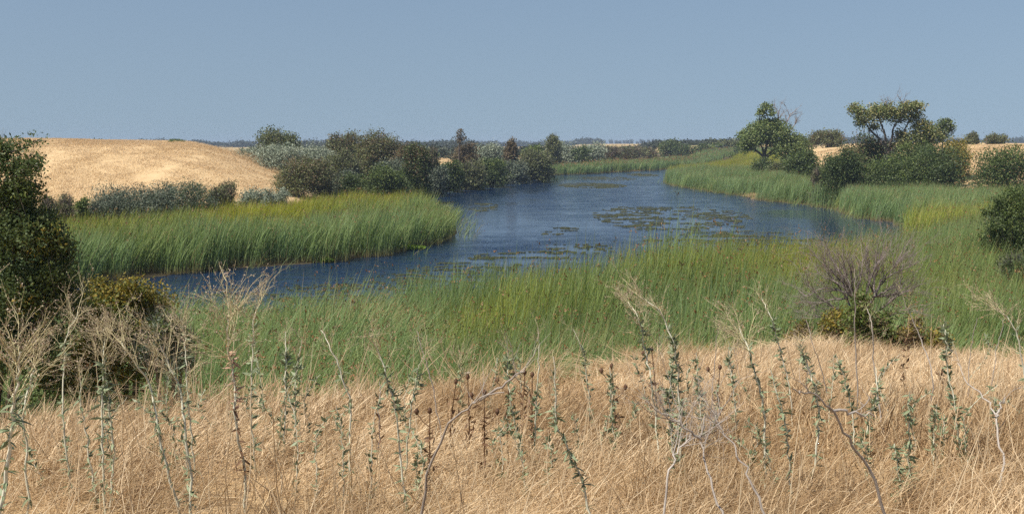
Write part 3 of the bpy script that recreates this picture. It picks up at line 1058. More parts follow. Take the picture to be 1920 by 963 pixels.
SHRUBS = [
    # name, kind, px, half width, top y, distance, label, extras
    ('willow_shrub', 'L', 240, 76, 349, 65, 'wide grey green willow shrub behind the reeds at the foot of the hill', {'flat': 0.6, 'lobes_n': 26, 'leafn': 24000}),
    ('willow_shrub', 'L', 345, 58, 345, 69, 'dark green willow shrub between the wide grey willow and a purplish twiggy bush', {'mats2': 'dark', 'lobes_n': 20, 'leafn': 18000, 'flat': 0.4}),
    ('willow_shrub', 'L', 298, 52, 348, 66.5, 'grey green willow filling the gap between the wide grey willow and the dark green one', {'flat': 0.5, 'lobes_n': 18, 'leafn': 16000}),
    ('willow_shrub', 'L', 192, 30, 365, 63, 'low end of the grey willow thicket nearest the large dark bush', {'flat': 0.4, 'leafn': 9000}),
    ('twiggy_shrub', 'P', 418, 28, 343, 79, 'purplish grey twiggy bush at the edge of the straw hill', {}),
    ('willow_shrub', 'S', 472, 28, 355, 81, 'low silvery shrub just beyond the purplish twiggy bush', {'flat': 0.5}),
    ('willow_shrub', 'S', 515, 24, 353, 84, 'small silvery shrub at the foot of the spreading brown bush', {'flat': 0.5}),
    ('leafy_shrub', 'B', 157, 12, 370, 62, 'small bright green shrub at the hill foot beside the grey willow', {}),
    ('twiggy_shrub', 'P', 110, 30, 366, 64, 'brown leafless shrub at the hill foot beside the large dark bush', {}),
    ('round_bush', 'O', 526, 46, 245, 165, 'dark round headed small tree rising above the silvery willows', {'mats2': 'dark', 'flat': 0.3, 'lobes_n': 18}),
    ('willow_shrub', 'S', 528, 50, 271, 142, 'large silvery green willow dome below the dark round headed tree', {'lobes_n': 20}),
    ('willow_shrub', 'S', 598, 42, 275, 146, 'second silvery willow dome, the one farther from the straw hill', {'lobes_n': 18}),
    ('willow_shrub', 'S', 466, 24, 277, 152, 'small green grey willow at the tail of the straw hill', {}),
    ('spreading_bush', 'O', 575, 56, 300, 112, 'spreading brownish green bush at the end of the straw hill', {'mats2': 'rust', 'lobes_n': 20}),
    ('round_bush', 'O', 645, 38, 252, 158, 'olive bush with flat brown top next to the tall brownish bush', {'mats2': 'rust'}),
    ('tall_bush', 'O', 708, 45, 247, 142, 'tall olive brown bush, highest on the near side of the river', {'mats2': 'rust', 'lobes_n': 20}),
    ('twiggy_shrub', 'G', 640, 42, 283, 132, 'grey bare bush below the olive bush', {'lobes_n': 16}),
    ('leafy_shrub', 'L', 645, 24, 320, 118, 'pale grey green shrub beside the spreading brownish bush', {}),
    ('leafy_shrub', 'D', 664, 24, 326, 114, 'small dark green shrub at the back edge of the reed bed', {}),
    ('leafy_shrub', 'D', 724, 42, 312, 112, 'low rounded green shrub beside the dark upright bush', {'mats2': 'green', 'lobes_n': 16}),
    ('willow_shrub', 'L', 735, 34, 300, 124, 'grey green willow behind the low rounded green shrub', {}),
    ('upright_bush', 'D', 783, 27, 270, 122, 'very dark upright bush standing at the corner of the water', {'mats2': 'rust', 'flat': 0.8, 'lobes_n': 20}),
    ('upright_bush', 'R', 757, 20, 274, 134, 'brown topped bush tucked behind the very dark upright bush', {}),
    ('twiggy_shrub', 'P', 806, 20, 279, 142, 'pinkish brown twiggy bush behind the very dark upright bush', {}),
    ('willow_shrub', 'L', 822, 16, 312, 138, 'narrow grey willow at the waterside next to the very dark bush', {}),
    ('leafy_shrub', 'D', 840, 28, 303, 150, 'dark bank bush with light green top, first beyond the dark corner', {'mats2': 'green', 'lobes_n': 16}),
    ('willow_shrub', 'G', 881, 30, 303, 158, 'greyish willow between two dark bank bushes', {}),
    ('leafy_shrub', 'D', 922, 32, 299, 168, 'dark bank bush with yellow green highlights overhanging the water', {'mats2': 'green', 'lobes_n': 16}),
    ('round_bush', 'R', 876, 24, 269, 192, 'low brown bush around the foot of the slender snag', {}),
    ('willow_shrub', 'S', 915, 30, 270, 205, 'silvery willow mass beyond the brown bush', {'lobes_n': 16}),
    ('pointed_bush', 'R', 958, 17, 259, 196, 'rusty brown pointed bush with bare top twigs', {'cone': 0.7}),
    ('leafy_shrub', 'B', 1000, 24, 272, 206, 'light green rounded bush behind the grey waterside thicket', {}),
    ('twiggy_shrub', 'G', 1002, 34, 284, 190, 'grey waterside thicket under the light green bush', {'lobes_n': 16}),
    ('leafy_shrub', 'L', 962, 26, 303, 184, 'low grey green shrub beside the grey waterside thicket', {}),
    ('pointed_bush', 'O', 1036, 17, 252, 255, 'pointed bush with thin crown standing above the silvery shrubs', {'cone': 0.6}),
    ('willow_shrub', 'S', 1056, 32, 268, 268, 'silvery shrub below the pointed thin crowned bush', {'lobes_n': 16}),
    ('leafy_shrub', 'D', 1087, 22, 275, 266, 'dark green shrub set among silvery shrubs at the river bend', {}),
    ('willow_shrub', 'S', 1112, 28, 269, 282, 'silvery shrub on the far side of the dark green one', {}),
    ('twiggy_shrub', 'P', 1138, 27, 275, 298, 'pinkish brown shrub at the start of the far reed bed', {}),
    ('twiggy_shrub', 'P', 1178, 32, 276, 318, 'wide pale brown shrub behind the far reed bed', {}),
    ('twiggy_shrub', 'P', 1213, 24, 279, 332, 'last and lowest of the pale brown shrubs along the far reeds', {}),
    ('round_bush', 'D', 1257, 20, 262, 362, 'tallest of three dark round bushes behind the far reed bed', {'group': 'dark bushes behind the far reed bed'}),
    ('round_bush', 'D', 1283, 18, 273, 360, 'low dark round bush touching the tallest one', {'group': 'dark bushes behind the far reed bed'}),
    ('round_bush', 'D', 1314, 17, 273, 362, 'dark round bush standing apart behind the far reed bed', {'group': 'dark bushes behind the far reed bed'}),
    ('leafy_shrub', 'B', 1344, 13, 272, 380, 'small fresh green bush between dark bushes at the river bend', {}),
    ('round_bush', 'O', 1370, 25, 265, 392, 'dull olive bush beside the leaning cottonwood', {}),
    ('round_bush', 'D', 1398, 22, 267, 330, 'dark bush directly beside the crown of the leaning cottonwood', {}),
    ('leafy_shrub', 'D', 1432, 22, 296, 166, 'dark thicket around the trunk of the leaning cottonwood', {}),
    ('twiggy_shrub', 'G', 1462, 20, 303, 162, 'grey twiggy shrub beneath the leaning cottonwood', {}),
    ('tall_bush', 'B', 1492, 32, 252, 190, 'green bush behind the leaning cottonwood on the hill side', {'mats2': 'dark', 'lobes_n': 16}),
    ('round_bush', 'D', 1502, 30, 284, 146, 'rounded dark shrub between the leaning cottonwood and the grey brush', {'mats2': 'green'}),
    ('round_bush', 'O', 1547, 32, 245, 228, 'brown green small tree on the hill shoulder between the two cottonwoods', {'mats2': 'rust', 'lobes_n': 16}),
    ('twiggy_shrub', 'P', 1541, 22, 308, 118, 'purplish grey brush at the reed edge before the dark thicket', {}),
    ('leafy_shrub', 'D', 1577, 40, 278, 115, 'dark shrub at the near end of the thicket under the wide cottonwood', {'lobes_n': 16}),
    ('tall_bush', 'D', 1632, 54, 252, 124, 'tall dark bush leaning on the trunks of the wide cottonwood', {'mats2': 'rust', 'lobes_n': 20}),
    ('leafy_shrub', 'D', 1683, 62, 292, 113, 'broad dark shrub in front of the wide cottonwood', {'mats2': 'green', 'lobes_n': 20}),
    ('leafy_shrub', 'D', 1752, 62, 274, 112, 'large very dark shrub below the small blue green tree', {'lobes_n': 22}),
    ('leafy_shrub', 'D', 1712, 46, 272, 119, 'dark green shrub filling the gap between wide cottonwood and very dark shrub', {'mats2': 'green', 'lobes_n': 18}),
    ('leafy_shrub', 'Y', 1786, 30, 264, 140, 'yellow green shrub on the bare slope behind the very dark shrub', {'flat': 0.6}),
    ('round_bush', 'D', 1880, 66, 276, 106, 'big dark bush standing alone below the hill with the fence post', {'mats2': 'green', 'lobes_n': 24}),
    ('round_bush', 'O', 1823, 10, 250, 222, 'tiny dark bush on the hilltop next to the fence post', {'group': 'bushes on the hilltop'}),
    ('round_bush', 'O', 1868, 19, 253, 224, 'wide low bush on the hilltop beyond the fence post', {'flat': 0.5, 'group': 'bushes on the hilltop'}),
    ('leafy_shrub', 'B', 330, 12, 266, 150, 'small green shrub on the crest of the straw hill', {'flat': 0.5}),
    ('round_bush', 'D', 183, 13, 264, 300, 'distant dark bush peeping over the straw hill', {}),
]
for i, (nm, kd, px, hw, top, d, lab, ex) in enumerate(SHRUBS):
    shrub(nm, kd, px, hw, top, d, lab, seed=i, **ex)


# large bushes close to the camera
def near_bush(name, px, d, top, prof, leafL, n, mats, label, seed, asp=0.5, twigs=0, base_z=None, loose=0.10, cat='bush', shoots=()):
    """prof: lobes as picture column, row and radius in pixels, depth offset in metres"""
    g = np.random.default_rng(seed)
    base = ground_px(px, d)
    if base_z is not None:
        base[2] = base_z
    k = d / F
    lob = []
    for (lx, ly, lr, dy) in prof:
        c = at_d(lx, ly, d + dy) - base
        r = lr * (d + dy) / F
        lob.append([c[0], c[1], c[2], r, r, r * 0.9])
    lob = np.array(lob)
    root = link(name, None, loc=base)
    tag(root, label, cat, 'large bushes close to the near bank')
    G = Geo()
    # every big lobe carries smaller ones, so that the outline breaks up
    sub = []
    for L in lob:
        m = 9
        u = unit(m, g)
        u[:, 2] = np.abs(u[:, 2]) * 0.9 - 0.15
        for q in u:
            s = 0.32 + 0.22 * g.random()
            sub.append([*(L[:3] + q * L[3:6] * 0.72), *(L[3:6] * s)])
    sub = np.array(sub)
    for j, (mat, share) in enumerate(mats):
        src = sub if j == 0 else sub[g.permutation(len(sub))[:max(3, int(len(sub) * share * 1.3))]]
        crown_leaves(G, src, int(n * share), leafL, leafL * asp, g, j, fill=0.3, clump=9, loose=loose * 2.2, shoot=0.16)
    for (x0, y0, x1, y1, dy) in shoots:      # sprays that reach out of the crown
        a, b = at_d(x0, y0, d + dy) - base, at_d(x1, y1, d + dy) - base
        t = np.linspace(0, 1, 9)[:, None]
        P = a * (1 - t) + b * t + [0, 0, 1] * (0.06 * np.sin(t * PI)) + g.normal(size=(9, 3)) * 0.02
        G.tube(P, np.linspace(0.014, 0.004, 9), 4, g.random(), len(mats))
        cl = np.concatenate([P, np.full((9, 3), 0.16) * np.linspace(1.0, 0.45, 9)[:, None]], 1)
        crown_leaves(G, cl, 420, leafL, leafL * asp, g, 0, fill=0.5, clump=7, loose=0.25)
    if twigs:
        twig_spray(G, sub, twigs, 0.5, 0.010, g, (0, 0, 0), len(mats))
    link('foliage', G.mesh('bush_foliage', [M[m] for m, _ in mats] + [M['grey']]), root)
    stems_to(lob, g, min(len(lob), 7), 0.05, M['bark'], root)
    return root


near_bush('dark_bush', -60, 13.0, 258,
          [(-120, 330, 90, 0.3), (-40, 330, 70, 0.0), (-60, 450, 110, 0.4), (30, 450, 75, -0.1), (-20, 560, 110, 0.0), (75, 545, 62, 0.1), (-90, 660, 110, 0.3), (10, 680, 85, -0.2), (85, 480, 45, 0.4), (20, 385, 45, 0.2), (-5, 290, 34, 0.1), (38, 372, 44, 0.0), (55, 425, 50, 0.2), (40, 325, 30, 0.0), (105, 580, 52, 0.2), (112, 525, 44, -0.1), (95, 470, 40, 0.0), (60, 640, 60, 0.3), (-150, 560, 110, 0.8)],
          0.046, 80000, [('dark', 0.84), ('green', 0.10), ('gold', 0.06)], 'large dark leafy bush at the edge of the near bank, reaching above the horizon', 501, 0.5, 500,
          shoots=[(-5, 300, 88, 264, 0.0), (20, 350, 85, 300, 0.1), (30, 330, 70, 312, -0.2), (40, 400, 75, 345, 0.2), (60, 455, 108, 405, 0.0), (95, 520, 140, 470, 0.2), (100, 560, 150, 545, 0.0), (-20, 300, 40, 272, 0.2)])
near_bush('yellowing_bush', 225, 14.5, 532,
          [(205, 575, 46, 0.0), (250, 562, 36, 0.3), (168, 600, 52, -0.3), (290, 582, 32, 0.5), (220, 640, 64, 0.0), (275, 635, 50, 0.2), (180, 680, 60, 0.2), (240, 695, 56, -0.1), (140, 720, 60, 0.0), (200, 740, 60, -0.1)],
          0.05, 26000, [('gold', 0.66), ('green', 0.34)], 'yellowing orange green bush beside the large dark bush', 502, 0.55, 300,
          shoots=[(230, 555, 262, 530, 0.0), (270, 560, 330, 560, 0.3), (190, 560, 180, 535, 0.0)])
near_bush('willow_bush', 325, 13.5, 580,
          [(310, 620, 36, 0.0), (340, 640, 28, 0.2), (290, 660, 40, -0.1), (325, 690, 40, 0.0)],
          0.06, 6500, [('slate', 0.7), ('green', 0.3)], 'loose grey green bush between the yellowing bush and the reeds', 503, 0.22, 500)
near_bush('dark_bush', 1935, 41.0, 352,
          [(1915, 398, 44, 0.0), (1876, 425, 36, -0.3), (1950, 440, 66, 0.5), (1900, 465, 46, 0.0), (1885, 400, 26, 0.2), (1960, 390, 50, 1.0), (1990, 470, 66, 0.3), (1920, 500, 52, -0.4), (1885, 500, 38, 0.0), (1908, 378, 34, 0.2), (1868, 455, 30, 0.0)],
          0.085, 26000, [('dark', 0.7), ('green', 0.3)], 'dark green bush standing in the reeds below the lone big bush', 504, 0.5, 500,
          shoots=[(1870, 410, 1842, 395, 0.0), (1880, 390, 1862, 372, 0.0), (1875, 440, 1850, 432, 0.1)])
near_bush('dark_bush', 1950, 31.0, 470,
          [(1925, 515, 40, 0.0), (1960, 500, 54, 0.4), (1902, 555, 32, -0.2), (1950, 570, 55, 0.0), (1895, 500, 26, 0.1)],
          0.075, 13000, [('dark', 0.85), ('slate', 0.15)], 'shadowy bush with grey twigs at the border of the near reeds', 505, 0.45, 1600)


# undergrowth of low dock and nettle behind the crest, each patch a plant of its own
def low_plant(px, d, hw, hh, mat, label, seed):
    g = np.random.default_rng(seed)
    base = ground_px(px, d)
    root = link('low_plant', None, loc=base)
    tag(root, label, 'plant', 'low plants behind the dry grass crest')
    r = hw * d / F
    lob = bush_lobes(r, r, hh, g, 9, 0.4)
    G = Geo()
    crown_leaves(G, lob, 3200, 0.06, 0.026, g, 0, fill=0.4, clump=8, up=0.6)
    crown_leaves(G, lob[4:], 900, 0.045, 0.02, g, 1, fill=0.2, clump=8, up=0.8, shoot=0.5)
    link('foliage', G.mesh('low_plant_foliage', [M[mat], M['rust'] if mat != 'rust' else M['gold']]), root)
    stems_to(lob, g, 4, 0.008, M['panicle'], root)


for i, (px, d, hw, hh, mat, lab) in enumerate([
        (1500, 16.2, 34, 0.85, 'rust', 'rusty orange low plant at the foot of the dead bush, on its water side'),
        (1555, 16.0, 38, 0.95, 'gold', 'olive and orange low plant directly below the dead bush trunk'),
        (1604, 15.4, 36, 1.05, 'green', 'green low plant hiding the foot of the dead bush trunk'),
        (1640, 15.8, 40, 1.0, 'green', 'green low plant under the dead bush'),
        (1700, 15.6, 38, 0.95, 'rust', 'brownish low plant between the dead bush and the tall reeds'),
        (1755, 15.2, 34, 0.8, 'gold', 'last low olive plant before the reeds beyond the dead bush'),
        (880, 11.2, 40, 0.5, 'green', 'green weedy plant on the crest in front of the brown reed thatch'),
        (1180, 13.0, 46, 0.55, 'green', 'dull green low plant at the crest behind the arching weeds'),
        (1300, 14.5, 42, 0.6, 'gold', 'dull yellow low plant at the crest nearer the dead bush')]):
    low_plant(px, d, hw, hh * 1.2, mat, lab, 600 + i)


# ------------------------------------------------------------------ trees
def limb(G, P, r0, r1, sides=6, r=0.5, m=0, wob=0.0, g=None, n=8):
    """a tapering limb through control points P (Catmull-Rom)"""
    P = np.asarray(P, float)
    Q = np.concatenate([[2 * P[0] - P[1]], P, [2 * P[-1] - P[-2]]])
    out = []
    for i in range(1, len(Q) - 2):
        for t in np.linspace(0, 1, n, endpoint=False):
            a, b, c, d = Q[i - 1], Q[i], Q[i + 1], Q[i + 2]
            out.append(0.5 * ((2 * b) + (-a + c) * t + (2 * a - 5 * b + 4 * c - d) * t ** 2 + (-a + 3 * b - 3 * c + d) * t ** 3))
    out.append(P[-1])
    out = np.array(out)
    if wob and g is not None:
        out[1:-1] += g.normal(size=(len(out) - 2, 3)) * wob
    G.tube(out, np.linspace(r0, r1, len(out)), sides, r, m)
    return out


def twig_fan(G, p, direction, length, rad, level, g, m=0):
    """bare branching twigs"""
    d = direction / np.linalg.norm(direction)
    k = 4
    P = [p]
    for _ in range(k):
        d = d + g.normal(size=3) * 0.16 + [0, 0, 0.03]
        d /= np.linalg.norm(d)
        P.append(P[-1] + d * length / k)
    P = np.array(P)
    G.tube(P, np.linspace(rad, rad * 0.45, k + 1), 4 if level > 1 else 3, g.random(), m)
    if level > 0:
        for _ in range(3 if level > 1 else 4):
            i = g.integers(1, k + 1)
            nd = d + unit(1, g)[0] * 0.85 + [0, 0, 0.1]
            twig_fan(G, P[i], nd, length * (0.5 + 0.25 * g.random()), rad * 0.5, level - 1, g, m)


def px_tree(name, px, d, trunk, limbs, lobes, leaf, n, mats, label, seed, r0, bare=(), group='cottonwoods beyond the reed bed', loose=0.2):
    g = np.random.default_rng(seed)
    base = ground_px(px, d)
    root = link(name, None, loc=base)
    tag(root, label, 'tree', group)
    tp = lambda q: at_d(q[0], q[1], d + (q[2] if len(q) > 2 else 0)) - base
    G = Geo()
    limb(G, [np.array([0, 0, -0.3])] + [tp(q) for q in trunk], r0, r0 * 0.6, 9, 0.5, 0, 0.02, g)
    trunk_o = link('trunk', G.mesh('tree_trunk', [M['bark']], True), root)
    lob = []
    for (x, y, r, dy) in lobes:
        c = tp((x, y, dy))
        q = r * d / F
        lob.append([*c, q, q, q * 0.85])
    lob = np.array(lob)
    for L in limbs:
        G = Geo()
        P = limb(G, [tp(q) for q in L], r0 * 0.5, r0 * 0.13, 6, g.random(), 0, 0.02, g)
        for _ in range(5):
            p = P[g.integers(len(P) // 3, len(P))]
            c = lob[np.argmin(np.linalg.norm(lob[:, :3] - p, axis=1) + g.random(len(lob)) * 1.5), :3]
            limb(G, [p, (p + c) / 2 + g.normal(size=3) * 0.25, c + g.normal(size=3) * 0.3], r0 * 0.16, r0 * 0.04, 5, g.random(), 0, 0.03, g, 4)
        link('limb', G.mesh('tree_limb', [M['bark']], True), trunk_o)
    for (a, b, ln) in bare:
        G = Geo()
        p, q = tp(a), tp(b)
        P = limb(G, [p, (p + q) / 2 + g.normal(size=3) * 0.15, q], r0 * 0.30, r0 * 0.11, 5, g.random(), 0, 0.02, g, 5)
        for _ in range(6):
            i = g.integers(3, len(P))
            twig_fan(G, P[i], (q - p) / np.linalg.norm(q - p) + unit(1, g)[0] * 0.7, ln * (0.7 + 0.7 * g.random()), r0 * 0.11, 2, g)
        link('bare_branch', G.mesh('bare_branch', [M['darktwig']], True), trunk_o)
    G = Geo()
    for j, (mat, share, pick) in enumerate(mats):
        src = lob if pick is None else lob[pick]
        crown_leaves(G, src, int(n * share), leaf, leaf * 0.75, g, j, fill=0.4, clump=11, up=0.35, loose=loose, shoot=0.15)
    link('crown', G.mesh('tree_crown', [M[m] for m, _, _ in mats]), root)
    return root


px_tree('cottonwood_tree', 1440, 172,
        [(1437, 312), (1433, 294)],
        [[(1433, 296), (1420, 284), (1402, 276), (1394, 262)], [(1433, 294), (1428, 275), (1415, 255)], [(1433, 294), (1438, 270), (1445, 240), (1436, 210)], [(1434, 295), (1452, 280), (1470, 262), (1476, 245)], [(1434, 297), (1455, 285), (1480, 280, 1.5)]],
        [(1420, 250, 19, 0), (1408, 262, 15, -1.5), (1442, 244, 18, 0.5), (1432, 236, 13, 1.0), (1464, 252, 18, -0.5), (1482, 270, 17, 0.5), (1437, 204, 9, 0), (1428, 213, 7, 0.5), (1447, 214, 6, -0.4), (1394, 256, 10, 0.5), (1399, 274, 12, 0), (1466, 281, 16, -1), (1440, 262, 14, 2.0), (1496, 280, 12, -1), (1455, 232, 10, 0.3)],
        0.30, 14500, [('cotton', 0.68, None), ('green', 0.32, None)], 'leaning green cottonwood with bare dead branches at its top', 701, 0.42,
        bare=[((1455, 248), (1462, 205), 1.8), ((1466, 250), (1482, 212, 0.5), 1.6), ((1475, 250), (1494, 228), 1.2)])
px_tree('cottonwood_tree', 1668, 122,
        [(1666, 300), (1661, 284)],
        [[(1661, 285), (1650, 262), (1632, 244), (1620, 225)], [(1661, 285), (1660, 258), (1652, 232), (1645, 214)], [(1662, 285), (1672, 260), (1676, 238), (1690, 222)], [(1664, 287), (1690, 266), (1698, 240), (1712, 212)], [(1666, 290), (1700, 270), (1728, 256), (1752, 258)]],
        [(1606, 208, 12, 0), (1622, 222, 14, -0.5), (1643, 215, 16, 0.3), (1664, 211, 15, 0), (1681, 219, 14, 0.5), (1700, 205, 12, -0.3), (1717, 203, 12, 0), (1713, 224, 14, 0.6), (1731, 240, 14, 0), (1746, 250, 13, -0.5), (1690, 254, 11, 0.5), (1719, 260, 15, 0), (1740, 263, 13, 0.4), (1762, 262, 10, 0), (1638, 240, 7, 0.2), (1613, 232, 8, 0), (1692, 275, 14, 0), (1735, 278, 14, 0.4)],
        0.21, 13500, [('cottonyellow', 0.62, None), ('cotton', 0.38, None)], 'wide flat topped cottonwood with several trunks and yellowing leaves', 702, 0.34,
        bare=[((1690, 225), (1692, 194), 0.9), ((1655, 225), (1663, 198), 0.8)], loose=0.24)
px_tree('slender_tree', 1768, 132, [(1767, 285), (1768, 262)], [[(1768, 264), (1764, 248), (1760, 238)], [(1768, 264), (1772, 245), (1776, 232)]],
        [(1771, 236, 11, 0), (1761, 243, 9, 0.3), (1780, 243, 8, 0), (1770, 252, 9, -0.3), (1776, 229, 6, 0)],
        0.20, 2600, [('slate', 0.5, None), ('green', 0.5, None)], 'small blue green tree beside the wide cottonwood', 703, 0.12, loose=0.24)
px_tree('snag_tree', 862, 190, [(861, 285), (862, 268), (863, 255)], [[(862, 268), (858, 262), (857, 254)], [(862, 266), (867, 258), (870, 262)]],
        [(861, 250, 4, 0), (866, 256, 4.5, 0.2), (858, 259, 3.5, 0), (869, 261, 3.5, 0), (862, 264, 3.5, 0.2), (864, 246, 3, 0)],
        0.25, 420, [('rust', 0.6, None), ('grey', 0.4, None)], 'slender half dead snag rising above the bank shrubs', 704, 0.14, group='snags on the bank', loose=0.3)


# dead bush at the edge of the near bank
def dead_bush():
    g = np.random.default_rng(801)
    base = ground_px(1606, 16.6)
    root = link('dead_bush', None, loc=base)
    tag(root, 'leafless dark grey dead bush standing before the near reeds', 'bush')
    tp = lambda x, y, dy=0.0: at_d(x, y, 16.6 + dy) - base
    G = Geo()
    limb(G, [np.array([0, 0, -0.2]), tp(1606, 600), tp(1600, 556)], 0.032, 0.024, 8, 0.5, 0, 0.006, g)
    limb(G, [tp(1604, 590), tp(1628, 575, 0.1), tp(1640, 555, 0.1)], 0.028, 0.02, 8, 0.4, 0, 0.006, g)
    trunk_o = link('trunk', G.mesh('dead_trunk', [M['darktwig']], True), root)
    for pts in ([(1600, 557), (1585, 535), (1560, 510), (1530, 480)], [(1600, 557), (1575, 545), (1545, 540), (1512, 556)], [(1600, 557), (1597, 520), (1590, 485)],
                [(1600, 556), (1612, 525), (1618, 485)], [(1640, 556), (1650, 535), (1672, 515), (1705, 500)], [(1640, 556), (1640, 525), (1650, 492)], [(1640, 556), (1662, 545), (1695, 530)],
                [(1602, 560), (1570, 560), (1525, 572)], [(1600, 557), (1580, 520), (1553, 470)], [(1640, 556), (1632, 530), (1630, 500)], [(1600, 557), (1590, 525), (1575, 490)], [(1640, 556), (1655, 525), (1680, 495)],
                [(1600, 557), (1570, 530), (1535, 515)], [(1640, 556), (1668, 552), (1700, 552)], [(1606, 620), (1580, 585), (1540, 560), (1510, 530)], [(1606, 625), (1640, 590), (1675, 560), (1712, 540)], [(1606, 610), (1622, 560), (1640, 500), (1655, 480)], [(1606, 615), (1588, 560), (1560, 520), (1540, 495)], [(1606, 620), (1570, 600), (1525, 592)], [(1606, 620), (1650, 598), (1700, 580)]):
        G = Geo()
        P = limb(G, [tp(x, y, g.normal() * 0.14) for x, y in pts], 0.019, 0.005, 5, g.random(), 0, 0.006, g, 5)
        ax = P[-1] - P[0]
        ax /= np.linalg.norm(ax)
        for _ in range(15):
            i = g.integers(len(P) // 4, len(P))
            twig_fan(G, P[i], ax + unit(1, g)[0] * 0.6 + [0, 0, 0.25], 0.22 + 0.25 * g.random(), 0.0045, 2, g)
        link('branch', G.mesh('dead_branch', [M['darktwig']], True), trunk_o)


dead_bush()

# ------------------------------------------------------------------ far trees on the plain, woodland bands at the horizon
FAR_TREES = [(1124, 8, 4), (1132, 6, 4), (1145, 9, 9), (1156, 7, 6), (1163, 6, 6), (1170, 7, 3), (1176, 8, 5), (1184, 9, 7), (1195, 6, 4), (1202, 9, 4), (1207, 8, 4), (1216, 8, 5), (1225, 10, 6), (1232, 8, 4), (1268, 7, 4), (1277, 9, 5), (1285, 8, 5), (1292, 8, 6), (1298, 7, 4), (1309, 8, 7), (1317, 7, 5), (1321, 7, 4), (1330, 8, 5), (1340, 9, 4), (1347, 7, 3), (1356, 8, 7), (1372, 8, 6), (1381, 8, 6)]


def far_tree(px, hp, wp, d, seed, variant):
    g = np.random.default_rng(seed)
    base = ground_px(px, d)
    k = d / F
    h, rx = hp * k, wp * k * 0.62
    root = link('far_tree', None, loc=base)
    tag(root, 'distant bluish tree in the row along the horizon beyond the river bend', 'tree', 'far trees along the horizon')
    G = Geo()
    G.tube(np.array([[0, 0, -0.5], [0, 0, h * 0.3], [0.1, 0, h * 0.6]]), [h * 0.035, h * 0.03, h * 0.015], 5)
    link('trunk', G.mesh('far_trunk', [M['bark']], True), root)
    lob = bush_lobes(rx, rx, h * 0.85, g, 7)
    lob[:, 2] += h * 0.15
    G = Geo()
    crown_leaves(G, lob, 420, 1.3, 0.9, g, 0, fill=0.4, clump=6, loose=0.2)
    link('crown', G.mesh('far_crown', [M['far']]), root)


for i, (px, hp, wp) in enumerate(FAR_TREES):
    far_tree(px, hp, wp, 2050 + 60 * math.sin(i * 1.7), 900 + i, i % 3)


def woodland(name, spans, label, seed):
    """far wood that reads as one mass"""
    g = np.random.default_rng(seed)
    G = Geo()
    for (p0, p1, d, h0) in spans:
        for px in np.arange(p0, p1, 2.2):
            b = ground_px(px + g.normal() * 1.5, d + g.normal() * 25)
            h = h0 * (0.55 + 0.7 * vnoise(np.array([px]), np.array([d]), 14.0)[0] + 0.2 * g.random())
            r = h * (0.5 + 0.3 * g.random())
            lob = np.array([[b[0], b[1], b[2] + h * 0.5, r, r, h * 0.5]])
            crown_leaves(G, lob, 110, max(0.8, d * 0.0016), max(0.6, d * 0.001), g, 0, fill=0.3, clump=5, loose=0.2)
    tag(link(name, G.mesh(name, [M['far']])), label, kind='stuff')


woodland('far_woodland', [(265, 480, 1150, 4.2), (-60, 60, 1000, 4), (540, 640, 800, 4.5), (690, 900, 760, 4.0), (880, 1130, 1500, 4.5), (1390, 1700, 1300, 6.0), (1750, 2000, 1500, 6.0)],
         'low dark woodland lying along the horizon', 950)
woodland('far_scrub', [(740, 960, 330, 2.0), (470, 640, 260, 2.2), (1120, 1330, 520, 1.6), (640, 760, 280, 2.2), (960, 1120, 380, 1.8), (1330, 1420, 420, 2.2)],
         'far scrub scattered on the plain behind the bank shrubs', 951)


# fence post on the hilltop
def fence_post():
    base = ground_px(1849, 214)
    root = link('fence_post', None, loc=base)
    tag(root, 'dark weathered wooden fence post on the hilltop between two bushes', 'fence post')
    G = Geo()
    G.tube(np.array([[0, 0, -0.3], [0.02, 0, 0.7], [0.05, 0, 1.55]]), [0.13, 0.12, 0.11], 7)
    link('post', G.mesh('post_shaft', [M['bark']], True), root)
    G = Geo()
    G.tube(np.array([[-0.28, 0, 1.2], [0.05, -0.02, 1.26], [0.34, 0, 1.3]]), [0.05, 0.055, 0.05], 5)
    link('crosspiece', G.mesh('post_crosspiece', [M['bark']], True), root)


fence_post()

# ------------------------------------------------------------------ floating weed on the river
def pad_mesh(name, seed):
    g = np.random.default_rng(seed)
    G = Geo()
    for _ in range(16):
        a, q = g.random() * 2 * PI, math.sqrt(g.random())
        c = np.array([q * math.cos(a) * 0.85, q * math.sin(a) * 0.5, 0.008 + 0.02 * g.random()])
        k = 7
        t = np.arange(k) / k * 2 * PI
        R_ = (0.08 + 0.16 * g.random()) * (0.6 + 0.7 * g.random(k))
        ring = c + np.stack([R_ * np.cos(t) * 1.7, R_ * np.sin(t), -0.012 + 0.0 * t], 1)
        top = c + np.stack([R_ * 0.55 * np.cos(t) * 1.7, R_ * 0.55 * np.sin(t), 0.015 + 0.02 * g.random(k)], 1)
        V = np.concatenate([ring, top, [c + [0, 0, 0.03]], [c + [0, 0, 0.03]]])
        j = np.arange(k)
        q1 = np.stack([j, (j + 1) % k, k + (j + 1) % k, k + j], 1)
        q2 = np.stack([k + j, k + (j + 1) % k, np.full(k, 2 * k), np.full(k, 2 * k + 1)], 1)[::2]
        G.add(V, q1, np.full(len(V), g.random()), np.zeros(len(V)))
        tri = np.stack([k + j, k + (j + 1) % k, np.full(k, 2 * k)], 1)
        G.tri = getattr(G, 'tri', []) + [tri + G.n - len(V)]
    v = np.concatenate(G.v)
    return mesh_np(name, v, [np.concatenate(G.f), np.concatenate(G.tri)], [M['mat']], {'r': np.concatenate(G.r), 'h': np.concatenate(G.h)})


